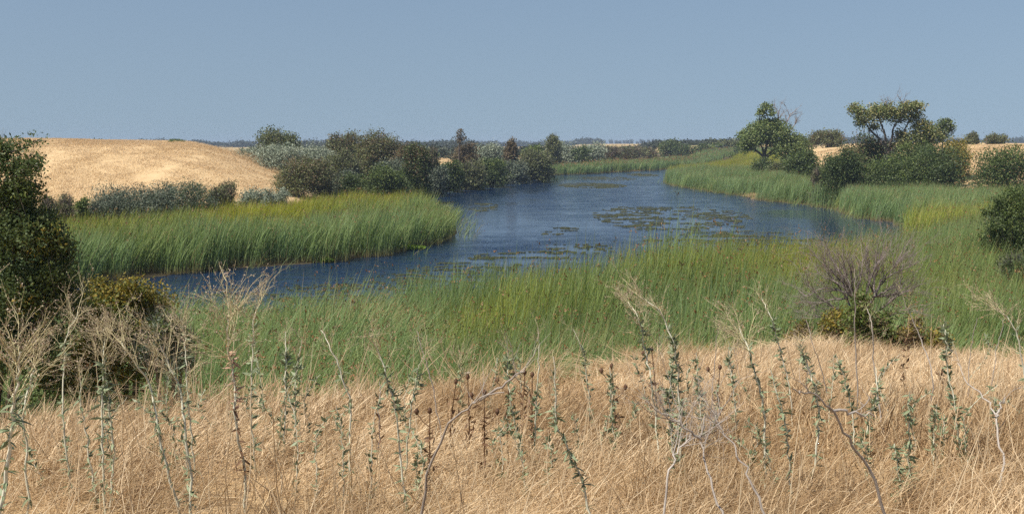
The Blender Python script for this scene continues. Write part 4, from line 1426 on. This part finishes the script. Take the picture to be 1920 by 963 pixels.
def build_mats():
    g = np.random.default_rng(61)
    pads = [pad_mesh('floating_weed_pad', 300 + i) for i in range(6)]
    zones = WEED_ZONES
    P, Sc, T = [], [], []
    for (cx, cy, hw, hh, cov) in zones:
        c = at_z(cx, cy)
        rx = hw * c[1] / F
        ry = abs(at_z(cx, cy - hh)[1] - at_z(cx, cy + hh)[1]) / 2
        n = int(PI * rx * ry * cov * 13.0)
        q = np.sqrt(g.random(n))
        a = g.random(n) * 2 * PI
        x, y = c[0] + rx * q * np.cos(a), c[1] + ry * q * np.sin(a)
        m = fbm(x / 2.2, y / 1.0, 0.7, 3.3, 4)
        k = (m > 0.60 - 0.10 * cov) & (river_sd(x, y) < -0.4)
        x, y = x[k], y[k]
        s = (0.10 + 0.22 * g.random(len(x)) ** 2) * np.clip(c[1] / 75, 0.5, 1.1)
        P.append(np.stack([x, y, np.full(len(x), 0.002)], 1))
        Sc.append(np.stack([s, s, 0 * s + 1], 1))
    P, Sc = np.concatenate(P), np.concatenate(Sc)
    scatter('floating_waterweed', pads, P, g.normal(size=len(P)) * 0.35, Sc, g.integers(0, 6, len(P)), g.random(len(P)), 'brownish mats of floating waterweed on the river')


build_mats()


def water_plant(px, py, hw, label, seed):
    g = np.random.default_rng(seed)
    c = at_z(px, py)
    root = link('water_plant', None, loc=(c[0], c[1], 0.0))
    tag(root, label, 'plant', 'bright plants at the waterline')
    r = hw * c[1] / F
    G = Geo()
    n = 900
    q = np.sqrt(g.random(n))
    a = g.random(n) * 2 * PI
    P = np.stack([r * q * np.cos(a), r * 0.6 * q * np.sin(a), 0.05 + 0.28 * g.random(n) * (1 - q * 0.6)], 1)
    G.leaves(P, unit(n, g), unit(n, g) + [0, 0, 1.2], 0.14, 0.09, g.random(n))
    link('foliage', G.mesh('water_plant_foliage', [M['primrose']]), root)
    for _ in range(4):
        G = Geo()
        e = np.array([r * 0.8 * (g.random() * 2 - 1), r * 0.4 * (g.random() * 2 - 1), 0.12])
        G.tube(np.stack([np.array([0, 0, 0.01]), e * 0.5, e]), [0.012, 0.01, 0.006], 4)
        link('stem', G.mesh('water_plant_stem', [M['primrose']]), root)


water_plant(612, 492, 14, 'small bright green plant floating at the edge of the hillside reed bed', 31)
water_plant(765, 467, 34, 'long bright green plant mat near the tip of the hillside reed bed', 32)
water_plant(905, 347, 16, 'light green plant fringe under the overhanging dark bank bush', 33)
water_plant(835, 357, 18, 'pale green plant fringe at the corner below the very dark upright bush', 34)

# ------------------------------------------------------------------ weeds on the near bank


def spline(P, n):
    P = np.asarray(P, float)
    Q = np.concatenate([[2 * P[0] - P[1]], P, [2 * P[-1] - P[-2]]])
    s = np.linspace(0, len(P) - 1 - 1e-6, n)
    i = s.astype(int)
    t = (s - i)[:, None]
    a, b, c, d = Q[i], Q[i + 1], Q[i + 2], Q[i + 3]
    return 0.5 * ((2 * b) + (-a + c) * t + (2 * a - 5 * b + 4 * c - d) * t ** 2 + (-a + 3 * b - 3 * c + d) * t ** 3)


def leaf_mesh(name, mat, L, W, seed, curl):
    """a folded lance shaped leaf growing along +X"""
    g = np.random.default_rng(seed)
    t = np.linspace(0, 1, 5)
    wd = W * np.array([0.15, 0.85, 1.0, 0.62, 0.03]) / 2
    z = -curl * t ** 2 * L + 0.10 * L * np.sin(t * PI) * g.normal()
    mid = np.stack([t * L, 0.12 * L * g.normal() * t ** 2, z], 1)
    V = np.concatenate([mid + np.stack([0 * t, wd, 0.35 * wd], 1), mid, mid + np.stack([0 * t, -wd, 0.35 * wd], 1)])
    i = np.arange(4)
    q = np.concatenate([np.stack([i, i + 1, i + 6, i + 5], 1), np.stack([i + 5, i + 6, i + 11, i + 10], 1)])
    return mesh_np(name, V, q, [mat], {'r': np.full(15, g.random()), 'h': np.tile(t, 3)}, None, True)


LEAF = {k: [leaf_mesh(k + '_blade', M[k], 0.062, 0.017, 70 + i, 0.25 + 0.5 * (i % 3) / 2) for i in range(6)] for k in ('weedleaf', 'pinkleaf', 'brownleaf')}


def panicle_branch(seed, length, stiff=0.5):
    """a flowering branch along +Z that forks into fine twigs with tiny seed heads"""
    g = np.random.default_rng(seed)
    G, H = Geo(), Geo()

    def go(p, d, ln, rad, lev):
        d = d / np.linalg.norm(d)
        k = 4
        P = [p]
        for _ in range(k):
            d = d + g.normal(size=3) * 0.10 + [0, 0, 0.05 * stiff]
            d /= np.linalg.norm(d)
            P.append(P[-1] + d * ln / k)
        P = np.array(P)
        G.tube(P, np.linspace(rad, rad * 0.6, k + 1), 4 if lev > 1 else 3, g.random(), 0)
        if lev == 0:
            m = 5
            c = P[g.integers(1, k + 1, m)] + g.normal(size=(m, 3)) * 0.006
            H.leaves(c, unit(m, g), unit(m, g), 0.014, 0.009, g.random(m))
            return
        for j in range(4 if lev > 1 else 3):
            i = g.integers(1, k + 1)
            go(P[i], d + unit(1, g)[0] * 0.62, ln * (0.42 + 0.25 * g.random()), rad * 0.58, lev - 1)

    go(np.zeros(3), np.array([0, 0, 1.0]), length, 0.0030, 2)
    return G.mesh('weed_branch', [M['panicle']]), H.mesh('weed_seed_head', [M['seed']])


BRANCH = [panicle_branch(400 + i, 0.30) for i in range(10)]


def align(v, spin):
    q = Vector(v).to_track_quat('Z', 'Y')
    e = q.to_matrix().to_4x4()
    from mathutils import Matrix
    return (e @ Matrix.Rotation(spin, 4, 'Z')).to_euler()


def align_x(v, spin):
    from mathutils import Matrix
    q = Vector(v).to_track_quat('X', 'Z')
    return (q.to_matrix().to_4x4() @ Matrix.Rotation(spin, 4, 'X')).to_euler()


def weed(name, pts, d, label, seed, r0=0.006, leaves=40, leafmat='weedleaf', leaf_span=(0.1, 0.8), leafscale=1.0, branches=0, bspan=(0.72, 1.0), bscale=1.0, bspread=0.7,
         stalk='stalk', cat='weed', group='weeds standing in the dry grass', base_px=None, single=True, bdir=None, shoots=0):
    """pts: the stem as picture points from low to high at distance d"""
    g = np.random.default_rng(seed)
    base = ground_px(base_px if base_px is not None else pts[0][0] + (pts[0][0] - pts[1][0]) * 0.4, d)
    root = link(name, None, loc=base)
    tag(root, label, cat, group)
    P = [np.array([0, 0, -0.03])]
    for i, q in enumerate(pts):
        c = at_d(q[0], q[1], d) - base
        if c[2] < 0.05:
            continue
        c[1] += 0.10 * c[2] * math.sin(seed * 1.3) + 0.02 * g.normal()
        P.append(c)
    Sp = spline(P, 26)
    Sp[1:-1] += g.normal(size=(24, 3)) * 0.0035
    G = Geo()
    G.tube(Sp, 0.92 * r0 * np.linspace(1.0, 0.42, 26), 7, g.random())
    link('stem', G.mesh('weed_stem', [M[stalk]], True), root)
    seglen = np.linalg.norm(np.diff(Sp, axis=0), axis=1).sum()
    n = int(leaves * (1.75 if single else 2.0))
    tt = leaf_span[0] + (leaf_span[1] - leaf_span[0]) * g.random(n) ** 0.9
    az = g.random(n) * 2 * PI
    el = 0.35 + 0.5 * g.normal(size=n)
    if single:
        for k in range(n):
            i = min(25, int(tt[k] * 25))
            mesh = LEAF[leafmat][k % 6]
            if leafmat == 'pinkleaf' and tt[k] < 0.45:
                mesh = LEAF['brownleaf'][k % 6]
            v = (math.cos(az[k]) * math.cos(el[k]), math.sin(az[k]) * math.cos(el[k]), math.sin(el[k]))
            s = 0.60 * leafscale * (0.55 + 0.85 * g.random())
            o = link('leaf', mesh, root, Sp[i] + g.normal(size=3) * 0.002, align_x(v, g.normal() * 0.6), (s, s, s))
    elif n:
        G = Geo()
        c = Sp[np.minimum(25, (tt * 25).astype(int))]
        A = np.stack([np.cos(az) * np.cos(el), np.sin(az) * np.cos(el), np.sin(el)], 1)
        L = 0.046 * leafscale * (0.6 + 0.7 * g.random(n))
        G.leaves(c + A * L[:, None] * 0.5, A, unit(n, g) + [0, 0, 0.8], L, L * 0.32, g.random(n), 0, 0.12)
        link('foliage', G.mesh('weed_foliage', [M[leafmat]]), root)
    branches = int(branches * 0.85 + 0.5)
    for k in range(branches):
        f = bspan[0] + (bspan[1] - bspan[0]) * (k + 0.5) / branches
        i = min(25, int(f * 25))
        tang = Sp[min(25, i + 1)] - Sp[max(0, i - 1)]
        tang /= np.linalg.norm(tang) + 1e-9
        a = k * 2.4 + g.random()
        v = tang + bspread * np.array([math.cos(a), math.sin(a), 0.0]) * (1.25 - 0.6 * (f - bspan[0]) / (bspan[1] - bspan[0] + 1e-6)) + [0, 0, 0.25]
        if bdir is not None:
            v = v + np.asarray(bdir)
        s = bscale * 0.31 * (0.75 + 0.6 * g.random())
        twig, seeds = BRANCH[g.integers(0, 10)]
        br = link('branch', twig, root, Sp[i], align(v, g.random() * 6.28), (s, s, s))
        link('seed_head', seeds, br)['kind'] = 'stuff'
    return root


WEEDS = [
    # points (low to high), distance, label, settings
    ([(-8, 1010), (18, 880), (38, 780), (52, 700), (60, 650)], 3.7, 'thickest pale stalked weed with a wide spreading top below the large dark bush', dict(r0=0.0095, leaves=46, leafscale=1.15, branches=26, bspan=(0.66, 1.0), bscale=1.55, bspread=1.0)),
    ([(52, 990), (48, 860), (50, 760), (56, 700), (66, 640)], 4.7, 'thin pale weed rising just behind the thickest stalk', dict(r0=0.006, leaves=36, branches=12, bscale=1.2)),
    ([(128, 900), (118, 800), (110, 700), (112, 640), (130, 590)], 5.4, 'slim weed with a white stem standing before the shade of the large dark bush', dict(r0=0.0058, leaves=40, branches=14, bscale=1.35, bspread=0.8)),
    ([(196, 960), (193, 880), (188, 780), (187, 690), (186, 640)], 5.0, 'tall middle stalk of the leafy trio below the yellowing bush', dict(r0=0.0068, leaves=60, branches=15, bscale=1.35, leaf_span=(0.05, 0.8))),
    ([(180, 930), (170, 860), (158, 760), (155, 700)], 5.2, 'leafy stalk of the trio leaning away from the yellowing bush', dict(r0=0.006, leaves=56, branches=9, bscale=1.1, leaf_span=(0.05, 0.9))),
    ([(206, 950), (212, 860), (210, 760), (206, 700), (200, 650)], 5.1, 'leafy stalk of the trio nearest to the grey willow bush', dict(r0=0.0062, leaves=60, branches=10, bscale=1.2, leaf_span=(0.05, 0.9))),
    ([(338, 985), (318, 890), (298, 800), (275, 730), (240, 665), (212, 640)], 4.6, 'long pale weed bending away towards the leafy trio', dict(r0=0.0075, leaves=52, branches=16, bscale=1.35)),
    ([(355, 985), (350, 900), (342, 800), (330, 740), (305, 690), (290, 650)], 4.5, 'branching white stemmed weed crossing the long bending one', dict(r0=0.0078, leaves=54, branches=20, bspan=(0.55, 1.0), bscale=1.4, bspread=0.9)),
    ([(366, 900), (358, 800), (350, 720), (342, 640), (338, 600)], 5.8, 'slim weed behind the branching pair, before the grey willow bush', dict(r0=0.0055, leaves=36, branches=12, bscale=1.2)),
    ([(460, 985), (458, 880), (450, 780), (442, 700), (436, 640), (438, 590)], 5.0, 'tall weed with pinkish withered leaves and a broad forked top over the water', dict(r0=0.0078, leaves=60, leafmat='pinkleaf', branches=24, bspan=(0.62, 1.0), bscale=1.75, bspread=0.95)),
    ([(478, 850), (474, 760), (478, 660), (480, 600), (490, 560)], 6.0, 'slender weed close behind the pinkish leaved one', dict(r0=0.0055, leaves=34, branches=11, bscale=1.5)),
    ([(532, 860), (534, 760), (534, 680), (531, 625)], 6.3, 'straight white weed standing against the lodged reeds', dict(r0=0.006, leaves=52, branches=9, bscale=0.9)),
    ([(552, 880), (553, 780), (553, 700), (562, 640)], 6.6, 'leafy weed next to the straight white one', dict(r0=0.0055, leaves=50, branches=7, bscale=0.9)),
    ([(658, 900), (656, 800), (655, 750), (640, 700), (622, 655), (600, 620)], 5.5, 'white weed arching over towards the straight one', dict(r0=0.0066, leaves=34, branches=9, bscale=0.95)),
    ([(760, 940), (750, 840), (742, 760), (728, 700), (712, 655), (702, 630)], 5.1, 'dense leafed weed with brown top in front of the brown reed thatch', dict(r0=0.0066, leaves=64, branches=12, bscale=1.15, leaf_span=(0.05, 0.75))),
    ([(762, 900), (768, 810), (775, 740), (785, 690), (800, 655)], 5.8, 'thin weed leaning the other way from the same foot as the dense leafed one', dict(r0=0.0052, leaves=44, branches=8, bscale=0.9)),
    ([(866, 830), (865, 760), (864, 700), (864, 675)], 7.6, 'yellowish bushy topped weed at the crest among thistles', dict(r0=0.005, leaves=26, branches=16, bspan=(0.5, 1.0), bscale=1.2, stalk='panicle')),
    ([(985, 900), (968, 810), (956, 740), (952, 680), (950, 630)], 6.0, 'leafy weed just beyond the long bowed grey branch', dict(r0=0.0056, leaves=52, branches=6, bscale=0.9)),
    ([(1002, 900), (1004, 800), (1008, 720), (1010, 660), (1008, 610)], 6.1, 'bare topped pale double stalk next to the thistles', dict(r0=0.006, leaves=40, leaf_span=(0.05, 0.5), branches=5, bscale=0.8)),
    ([(1112, 985), (1090, 900), (1062, 830), (1042, 780), (1040, 720), (1036, 660)], 4.6, 'bent weed kinked at half height with leaves thick at the bend', dict(r0=0.0068, leaves=60, leaf_span=(0.2, 0.75), branches=8, bscale=0.8)),
    ([(1106, 800), (1106, 760), (1098, 690), (1090, 650), (1074, 615)], 7.2, 'slim white weed before the bright green reeds', dict(r0=0.006, leaves=30, branches=6, bscale=0.9)),
    ([(1152, 900), (1152, 840), (1147, 770), (1144, 690)], 6.4, 'dark leafed weed with brown dead heads beside it', dict(r0=0.0055, leaves=56, branches=4, bscale=0.7, leaf_span=(0.05, 0.95))),
    ([(1236, 870), (1232, 790), (1222, 720), (1212, 660), (1200, 600), (1180, 570)], 6.3, 'tall weed with a wide wispy top leaning over the crest', dict(r0=0.0064, leaves=44, branches=18, bspan=(0.6, 1.0), bscale=1.4, bspread=0.8)),
    ([(1276, 900), (1276, 800), (1272, 710), (1262, 650), (1246, 600), (1225, 570), (1195, 552)], 5.9, 'dense leafed weed with golden arching top branches', dict(r0=0.0068, leaves=84, leaf_span=(0.05, 0.62), branches=18, bspan=(0.62, 1.0), bscale=1.3, bdir=(-0.6, 0, 0))),
    ([(1262, 890), (1258, 800), (1254, 740), (1258, 690), (1266, 640)], 6.1, 'dark bushy weed tight beside the golden topped one', dict(r0=0.0055, leaves=80, leaf_span=(0.05, 0.8), branches=5, bscale=0.9)),
    ([(1312, 880), (1312, 790), (1308, 720), (1304, 660)], 6.6, 'upright leafy weed behind the grey dead brush', dict(r0=0.0055, leaves=54, branches=5, bscale=0.8, leaf_span=(0.05, 0.95))),
    ([(1382, 830), (1378, 760), (1372, 690), (1366, 640)], 7.2, 'faint thin weed between the grey dead brush and the big bending weed', dict(r0=0.005, leaves=44, branches=8, bscale=1.1)),
    ([(1436, 920), (1436, 850), (1434, 780), (1420, 710), (1405, 660), (1393, 620)], 5.5, 'big white stemmed weed bending over with a golden spray at its tip', dict(r0=0.0075, leaves=70, leaf_span=(0.05, 0.85), branches=18, bspan=(0.78, 1.0), bscale=1.5, bdir=(-0.5, 0, 0.1))),
    ([(1482, 930), (1478, 850), (1468, 790), (1450, 730), (1440, 690)], 5.2, 'leafy weed sloping against the foot of the big white stemmed one', dict(r0=0.0065, leaves=64, branches=5, bscale=0.8, leaf_span=(0.05, 0.95))),
    ([(1520, 920), (1530, 830), (1532, 770), (1520, 715), (1505, 670), (1492, 640)], 5.5, 'curved white weed behind the tip of the long fallen branch', dict(r0=0.0068, leaves=58, branches=8, bscale=0.9, leaf_span=(0.05, 0.9))),
    ([(1486, 800), (1478, 720), (1462, 650), (1446, 600), (1432, 560)], 7.4, 'thin far weed crossing the crest with a forked tip', dict(r0=0.0055, leaves=44, branches=9, bscale=1.1)),
    ([(1602, 890), (1604, 830), (1600, 760), (1588, 710), (1574, 670)], 6.3, 'leafy weed between the long fallen branch and the bare white stalk', dict(r0=0.0058, leaves=54, branches=4, bscale=0.8, leaf_span=(0.1, 0.95))),
    ([(1618, 880), (1628, 800), (1642, 740), (1646, 690)], 6.3, 'weed with a kinked white stem near the tall bare stalk', dict(r0=0.0058, leaves=50, branches=3, bscale=0.7)),
    ([(1685, 960), (1682, 900), (1677, 830)], 5.2, 'short bushy green weed, lowest of the leafy pair near the fallen branch', dict(r0=0.006, leaves=64, leaf_span=(0.05, 1.0), leafscale=1.1)),
    ([(1708, 960), (1706, 880), (1702, 800), (1698, 730)], 5.4, 'thick green weed without flowers, taller of the leafy pair', dict(r0=0.0065, leaves=90, leaf_span=(0.05, 1.0), leafscale=1.1)),
    ([(1806, 900), (1800, 830), (1790, 760), (1780, 690), (1776, 640), (1775, 610)], 6.0, 'tall slender green weed leafy to its tip, standing alone on the open grass', dict(r0=0.0062, leaves=92, leaf_span=(0.05, 1.0), branches=2, bscale=0.5, bspan=(0.95, 1.0))),
    ([(1752, 880), (1756, 820), (1760, 760)], 6.0, 'small thin green weed between the leafy pair and the tall slender one', dict(r0=0.005, leaves=40, leaf_span=(0.05, 1.0))),
    ([(1935, 790), (1920, 690), (1908, 630), (1890, 595), (1868, 580)], 7.2, 'pale arching weed leaning in from the frame edge before the near reeds', dict(r0=0.0075, leaves=12, branches=16, bspan=(0.6, 1.0), bscale=1.5, bdir=(-0.3, 0, 0))),
]
for i, (pts, d, lab, ex) in enumerate(WEEDS):
    weed('branching_weed', pts, d, lab, 2000 + i, single=d < 5.9, **ex)

# small leafy seedlings that nothing tells apart
g0 = np.random.default_rng(88)
for i in range(60):
    px = 60 + 1830 * (i + g0.random()) / 60 + 45 * g0.normal()
    d = 5.2 + 4.2 * g0.random() * (0.5 + 0.5 * px / 1920)
    b = ground_px(px, d)
    yb = 271 + (EYE - b[2]) * F / d
    h = (0.28 + 0.30 * g0.random()) * F / d
    weed('leafy_seedling', [(px + 2, yb - 0.3 * h), (px + g0.normal() * 14, yb - 0.7 * h), (px + g0.normal() * 26, yb - h)], d, 'short thin green weed half hidden in the dry grass', 2600 + i, r0=0.0035, leaves=26, leaf_span=(0.1, 1.0),
         leafscale=0.85, single=False, group='short green weeds scattered in the dry grass', base_px=px)

# tall dry stalks
STALKS = [
    ([(1606, 850), (1606, 740), (1600, 640), (1596, 560), (1594, 500)], 7.2, 'tall bare white stalk reaching up in front of the dead bush', dict(stalk='deadwood', r0=0.0062, branches=2, bscale=0.6)),
    ([(1660, 880), (1652, 780), (1642, 690), (1634, 620), (1630, 580)], 6.8, 'forked grey stalk with fine twigs before the dead bush', dict(stalk='deadwood', r0=0.0062, branches=8, bscale=0.9, bspan=(0.5, 1.0))),
    ([(1758, 850), (1750, 770), (1748, 700), (1735, 640), (1718, 600), (1700, 560)], 7.0, 'curving bare grey stalk beyond the forked one', dict(stalk='deadwood', r0=0.0055, branches=5, bscale=0.9)),
    ([(1808, 820), (1812, 740), (1820, 670), (1830, 595)], 7.6, 'thin straight grey stalk beside the tall slender green weed', dict(stalk='deadwood', r0=0.0048)),
    ([(1848, 790), (1854, 720), (1866, 650), (1880, 595)], 8.0, 'thin grey stalk tilting towards the frame edge', dict(stalk='deadwood', r0=0.0045)),
    ([(1690, 790), (1694, 730), (1698, 640), (1700, 590)], 8.2, 'faded brown leafed stalk on the crest below the dead bush', dict(stalk='strawstalk', r0=0.005, leaves=40, leafmat='brownleaf')),
    ([(1762, 770), (1764, 720), (1768, 660)], 8.4, 'short brown leafed stalk behind the tall slender green weed', dict(stalk='strawstalk', r0=0.0045, leaves=36, leafmat='brownleaf')),
    ([(712, 860), (711, 780), (709, 720)], 6.2, 'dark thin dead stalk beside the brown topped weed', dict(stalk='darktwig', r0=0.0045, leaves=10, leafmat='brownleaf')),
    ([(660, 930), (660, 850), (662, 780)], 5.4, 'thick cut straw stalk under the arching white weed', dict(stalk='strawstalk', r0=0.006)),
    ([(610, 890), (612, 830), (610, 770)], 5.8, 'short straw stalk standing between arching and straight weeds', dict(stalk='strawstalk', r0=0.0052)),
    ([(830, 850), (822, 780), (806, 700), (790, 650), (782, 620)], 6.6, 'bowed pale grey stalk behind the bowed branch', dict(stalk='deadwood', r0=0.0048, branches=3, bscale=0.7)),
    ([(470, 985), (520, 900), (500, 840)], 4.3, 'broken straw stalk lying across the foot of the pinkish leaved weed', dict(stalk='strawstalk', r0=0.0045)),
    ([(1330, 800), (1338, 720), (1346, 650), (1350, 610)], 7.4, 'slanting dead stalk above the grey dead brush', dict(stalk='deadwood', r0=0.0048, branches=3, bscale=0.8)),
    ([(1552, 760), (1540, 700), (1520, 640), (1512, 600)], 7.8, 'whitish forked dead stalk on the crest before the rusty plant', dict(stalk='deadwood', r0=0.005, branches=4, bscale=0.8)),
]
for i, (pts, d, lab, ex) in enumerate(STALKS):
    e = dict(leaves=0)
    e.update(ex)
    weed('dry_stalk', pts, d, lab, 2300 + i, single=False, cat='dry stalk', group='bare dry stalks in the grass', **e)


# thistles with dark heads
def thistle(px, py, d, heads, label, seed, down=False):
    g = np.random.default_rng(seed)
    top = at_d(px, py, d)
    base = ground_px(px + g.normal() * 8, d)
    root = link('dry_thistle', None, loc=base)
    tag(root, label, 'thistle', 'dry thistles on the crest')
    P = spline([np.array([0, 0, -0.03]), (top - base) * [0.3, 1, 0.5], top - base], 12)
    G = Geo()
    G.tube(P, np.linspace(0.005, 0.003, 12), 5)
    link('stem', G.mesh('thistle_stem', [M['brownleaf']], True), root)
    for k in range(heads):
        i = 11 - 2 * k
        c = P[i].copy()
        if k:
            c = c + np.array([(-1) ** k * 0.07, 0.02, 0.07])
            G = Geo()
            G.tube(np.array([P[i], (P[i] + c) / 2 + [0, 0, -0.01], c]), [0.003, 0.0025, 0.0025], 4)
            link('side_stem', G.mesh('thistle_side_stem', [M['brownleaf']]), root)
        G = Geo()
        G.tube(np.stack([c + [0, 0, z] for z in (-0.012, 0.0, 0.012, 0.024)]), [0.003, 0.010, 0.011, 0.006], 8, g.random())
        u = unit(46, g)
        G.leaves(c + [0, 0, 0.006] + u * 0.011, u + [0, 0, 0.5], unit(46, g), 0.016, 0.0035, g.random(46))
        hd = link('flower_head', G.mesh('thistle_head', [M['thistle']]), root)
        if down and k == 0:
            G = Geo()
            u = unit(60, g)
            u[:, 2] = np.abs(u[:, 2]) * 0.5 + 0.3
            G.leaves(c + [0, 0, 0.022] + u * 0.010, u, unit(60, g), 0.022, 0.005, g.random(60))
            link('seed_down', G.mesh('thistle_down', [M['thistledown']]), hd)
    G = Geo()
    n = 30
    ii = g.integers(2, 9, n)
    G.leaves(P[ii] + g.normal(size=(n, 3)) * 0.02, unit(n, g) - [0, 0, 0.4], unit(n, g), 0.05, 0.014, g.random(n))
    link('foliage', G.mesh('thistle_foliage', [M['brownleaf']]), root)


for i, (px, py, d, h, lab, dn) in enumerate([
        (877, 708, 6.4, 1, 'thistle with one open pale head, highest of the thistles', True),
        (855, 717, 6.4, 1, 'dark headed thistle next to the pale headed one', False),
        (908, 738, 5.8, 3, 'many headed brown thistle touching the bowed branch', False),
        (806, 772, 5.6, 2, 'low thistle on the hill side of the bowed branch', False),
        (954, 712, 6.6, 2, 'dark thistle behind the end of the bowed branch', False),
        (984, 700, 7.0, 2, 'slender thistle beside the bare topped double stalk', False),
        (998, 704, 6.6, 1, 'single headed thistle leaning on the double stalk', False),
        (1147, 688, 6.6, 3, 'thistle with rusty heads beside the dark leafed weed', False),
        (1222, 656, 7.6, 2, 'small rusty thistle on the crest near the wispy topped weed', False),
        (1350, 690, 7.2, 2, 'faded thistle behind the grey dead brush', False)]):
    thistle(px, py, d, h, lab, 2500 + i, dn)


# weathered branches in the grass
def dead_branch(name, stems, d, label, seed, r0, twigs, lev=2, mat='deadwood', twl=0.16):
    g = np.random.default_rng(seed)
    base = ground_px(stems[0][0][0], d)
    root = link(name, None, loc=base)
    tag(root, label, 'dead branch', 'weathered dead branches')
    for k, s in enumerate(stems):
        G = Geo()
        Q = []
        for i, q in enumerate(s):
            c = at_d(q[0], q[1], d + 0.12 * i * math.sin(seed + k)) - base
            Q.append(c)
        gp = ground_px(s[0][0], d) - base
        if Q[0][2] < gp[2] + 0.02 or k == 0:
            Q[0] = gp + [0, 0, -0.02]
        P = limb(G, Q, r0, r0 * 0.32, 7, g.random(), 0, 0.0055, g, 5)
        for _ in range(twigs):
            i = g.integers(len(P) // 2, len(P))
            ax = P[min(len(P) - 1, i + 1)] - P[i - 1]
            twig_fan(G, P[i], ax / (np.linalg.norm(ax) + 1e-9) + unit(1, g)[0] * 0.7 + [0, 0, 0.2], twl * (0.5 + g.random()), r0 * 0.35, lev, g)
        link('branch', G.mesh('weathered_branch', [M[mat]], True), root)


dead_branch('bowed_branch', [[(778, 1010), (800, 890), (845, 795), (895, 752), (945, 735)], [(900, 750), (950, 715), (985, 690)]], 4.2, 'long bowed grey branch arching out of the grass among thistles', 11, 0.0062, 2, 1)
dead_branch('fallen_branch', [[(1710, 1000), (1640, 905), (1590, 820), (1555, 765), (1515, 738), (1486, 728)], [(1556, 766), (1600, 775), (1640, 780)]], 3.9, 'long grey fallen branch slanting through the grass', 12, 0.0062, 2, 1)
dead_branch('dead_brush', [[(1232, 1010), (1248, 920), (1266, 855), (1284, 830), (1300, 812)], [(1362, 1020), (1342, 925), (1320, 860), (1315, 820), (1322, 780)], [(1448, 1020), (1415, 915), (1385, 850), (1352, 800), (1332, 765)], [(1315, 825), (1280, 800), (1240, 775)]], 3.9, 'grey dead brush of three crooked stems with many fine twigs', 13, 0.0052, 9, 2, twl=0.15)
dead_branch('forked_branch', [[(1878, 930), (1876, 850), (1866, 780), (1845, 745), (1815, 715), (1795, 680)], [(1866, 782), (1874, 765), (1884, 745)]], 5.3, 'pale forked dead branch bending over on the open grass', 14, 0.0062, 1, 1)


# ------------------------------------------------------------------ summer haze over the plain
def build_haze():
    m = bpy.data.materials.new('pale_summer_haze')
    m.use_nodes = True
    nt = m.node_tree
    nt.nodes.clear()
    out = nt.nodes.new('ShaderNodeOutputMaterial')
    v = nt.nodes.new('ShaderNodeVolumePrincipled')
    v.inputs['Color'].default_value = (0.50, 0.62, 0.80, 1)
    v.inputs['Density'].default_value = 0.00030
    v.inputs['Anisotropy'].default_value = 0.0
    nt.links.new(v.outputs[0], out.inputs['Volume'])
    m.cycles.volume_sampling = 'DISTANCE'
    a, z0, z1 = 14500.0, -6.0, 16.0
    V = [(x, y, z) for z in (z0, z1) for y in (-a, a) for x in (-a, a)]
    q = [(0, 2, 3, 1), (4, 5, 7, 6), (0, 1, 5, 4), (2, 6, 7, 3), (0, 4, 6, 2), (1, 3, 7, 5)]
    tag(link('haze', mesh_np('haze', V, np.array(q), [m])), 'thin pale summer haze over the whole plain', kind='stuff')


build_haze()
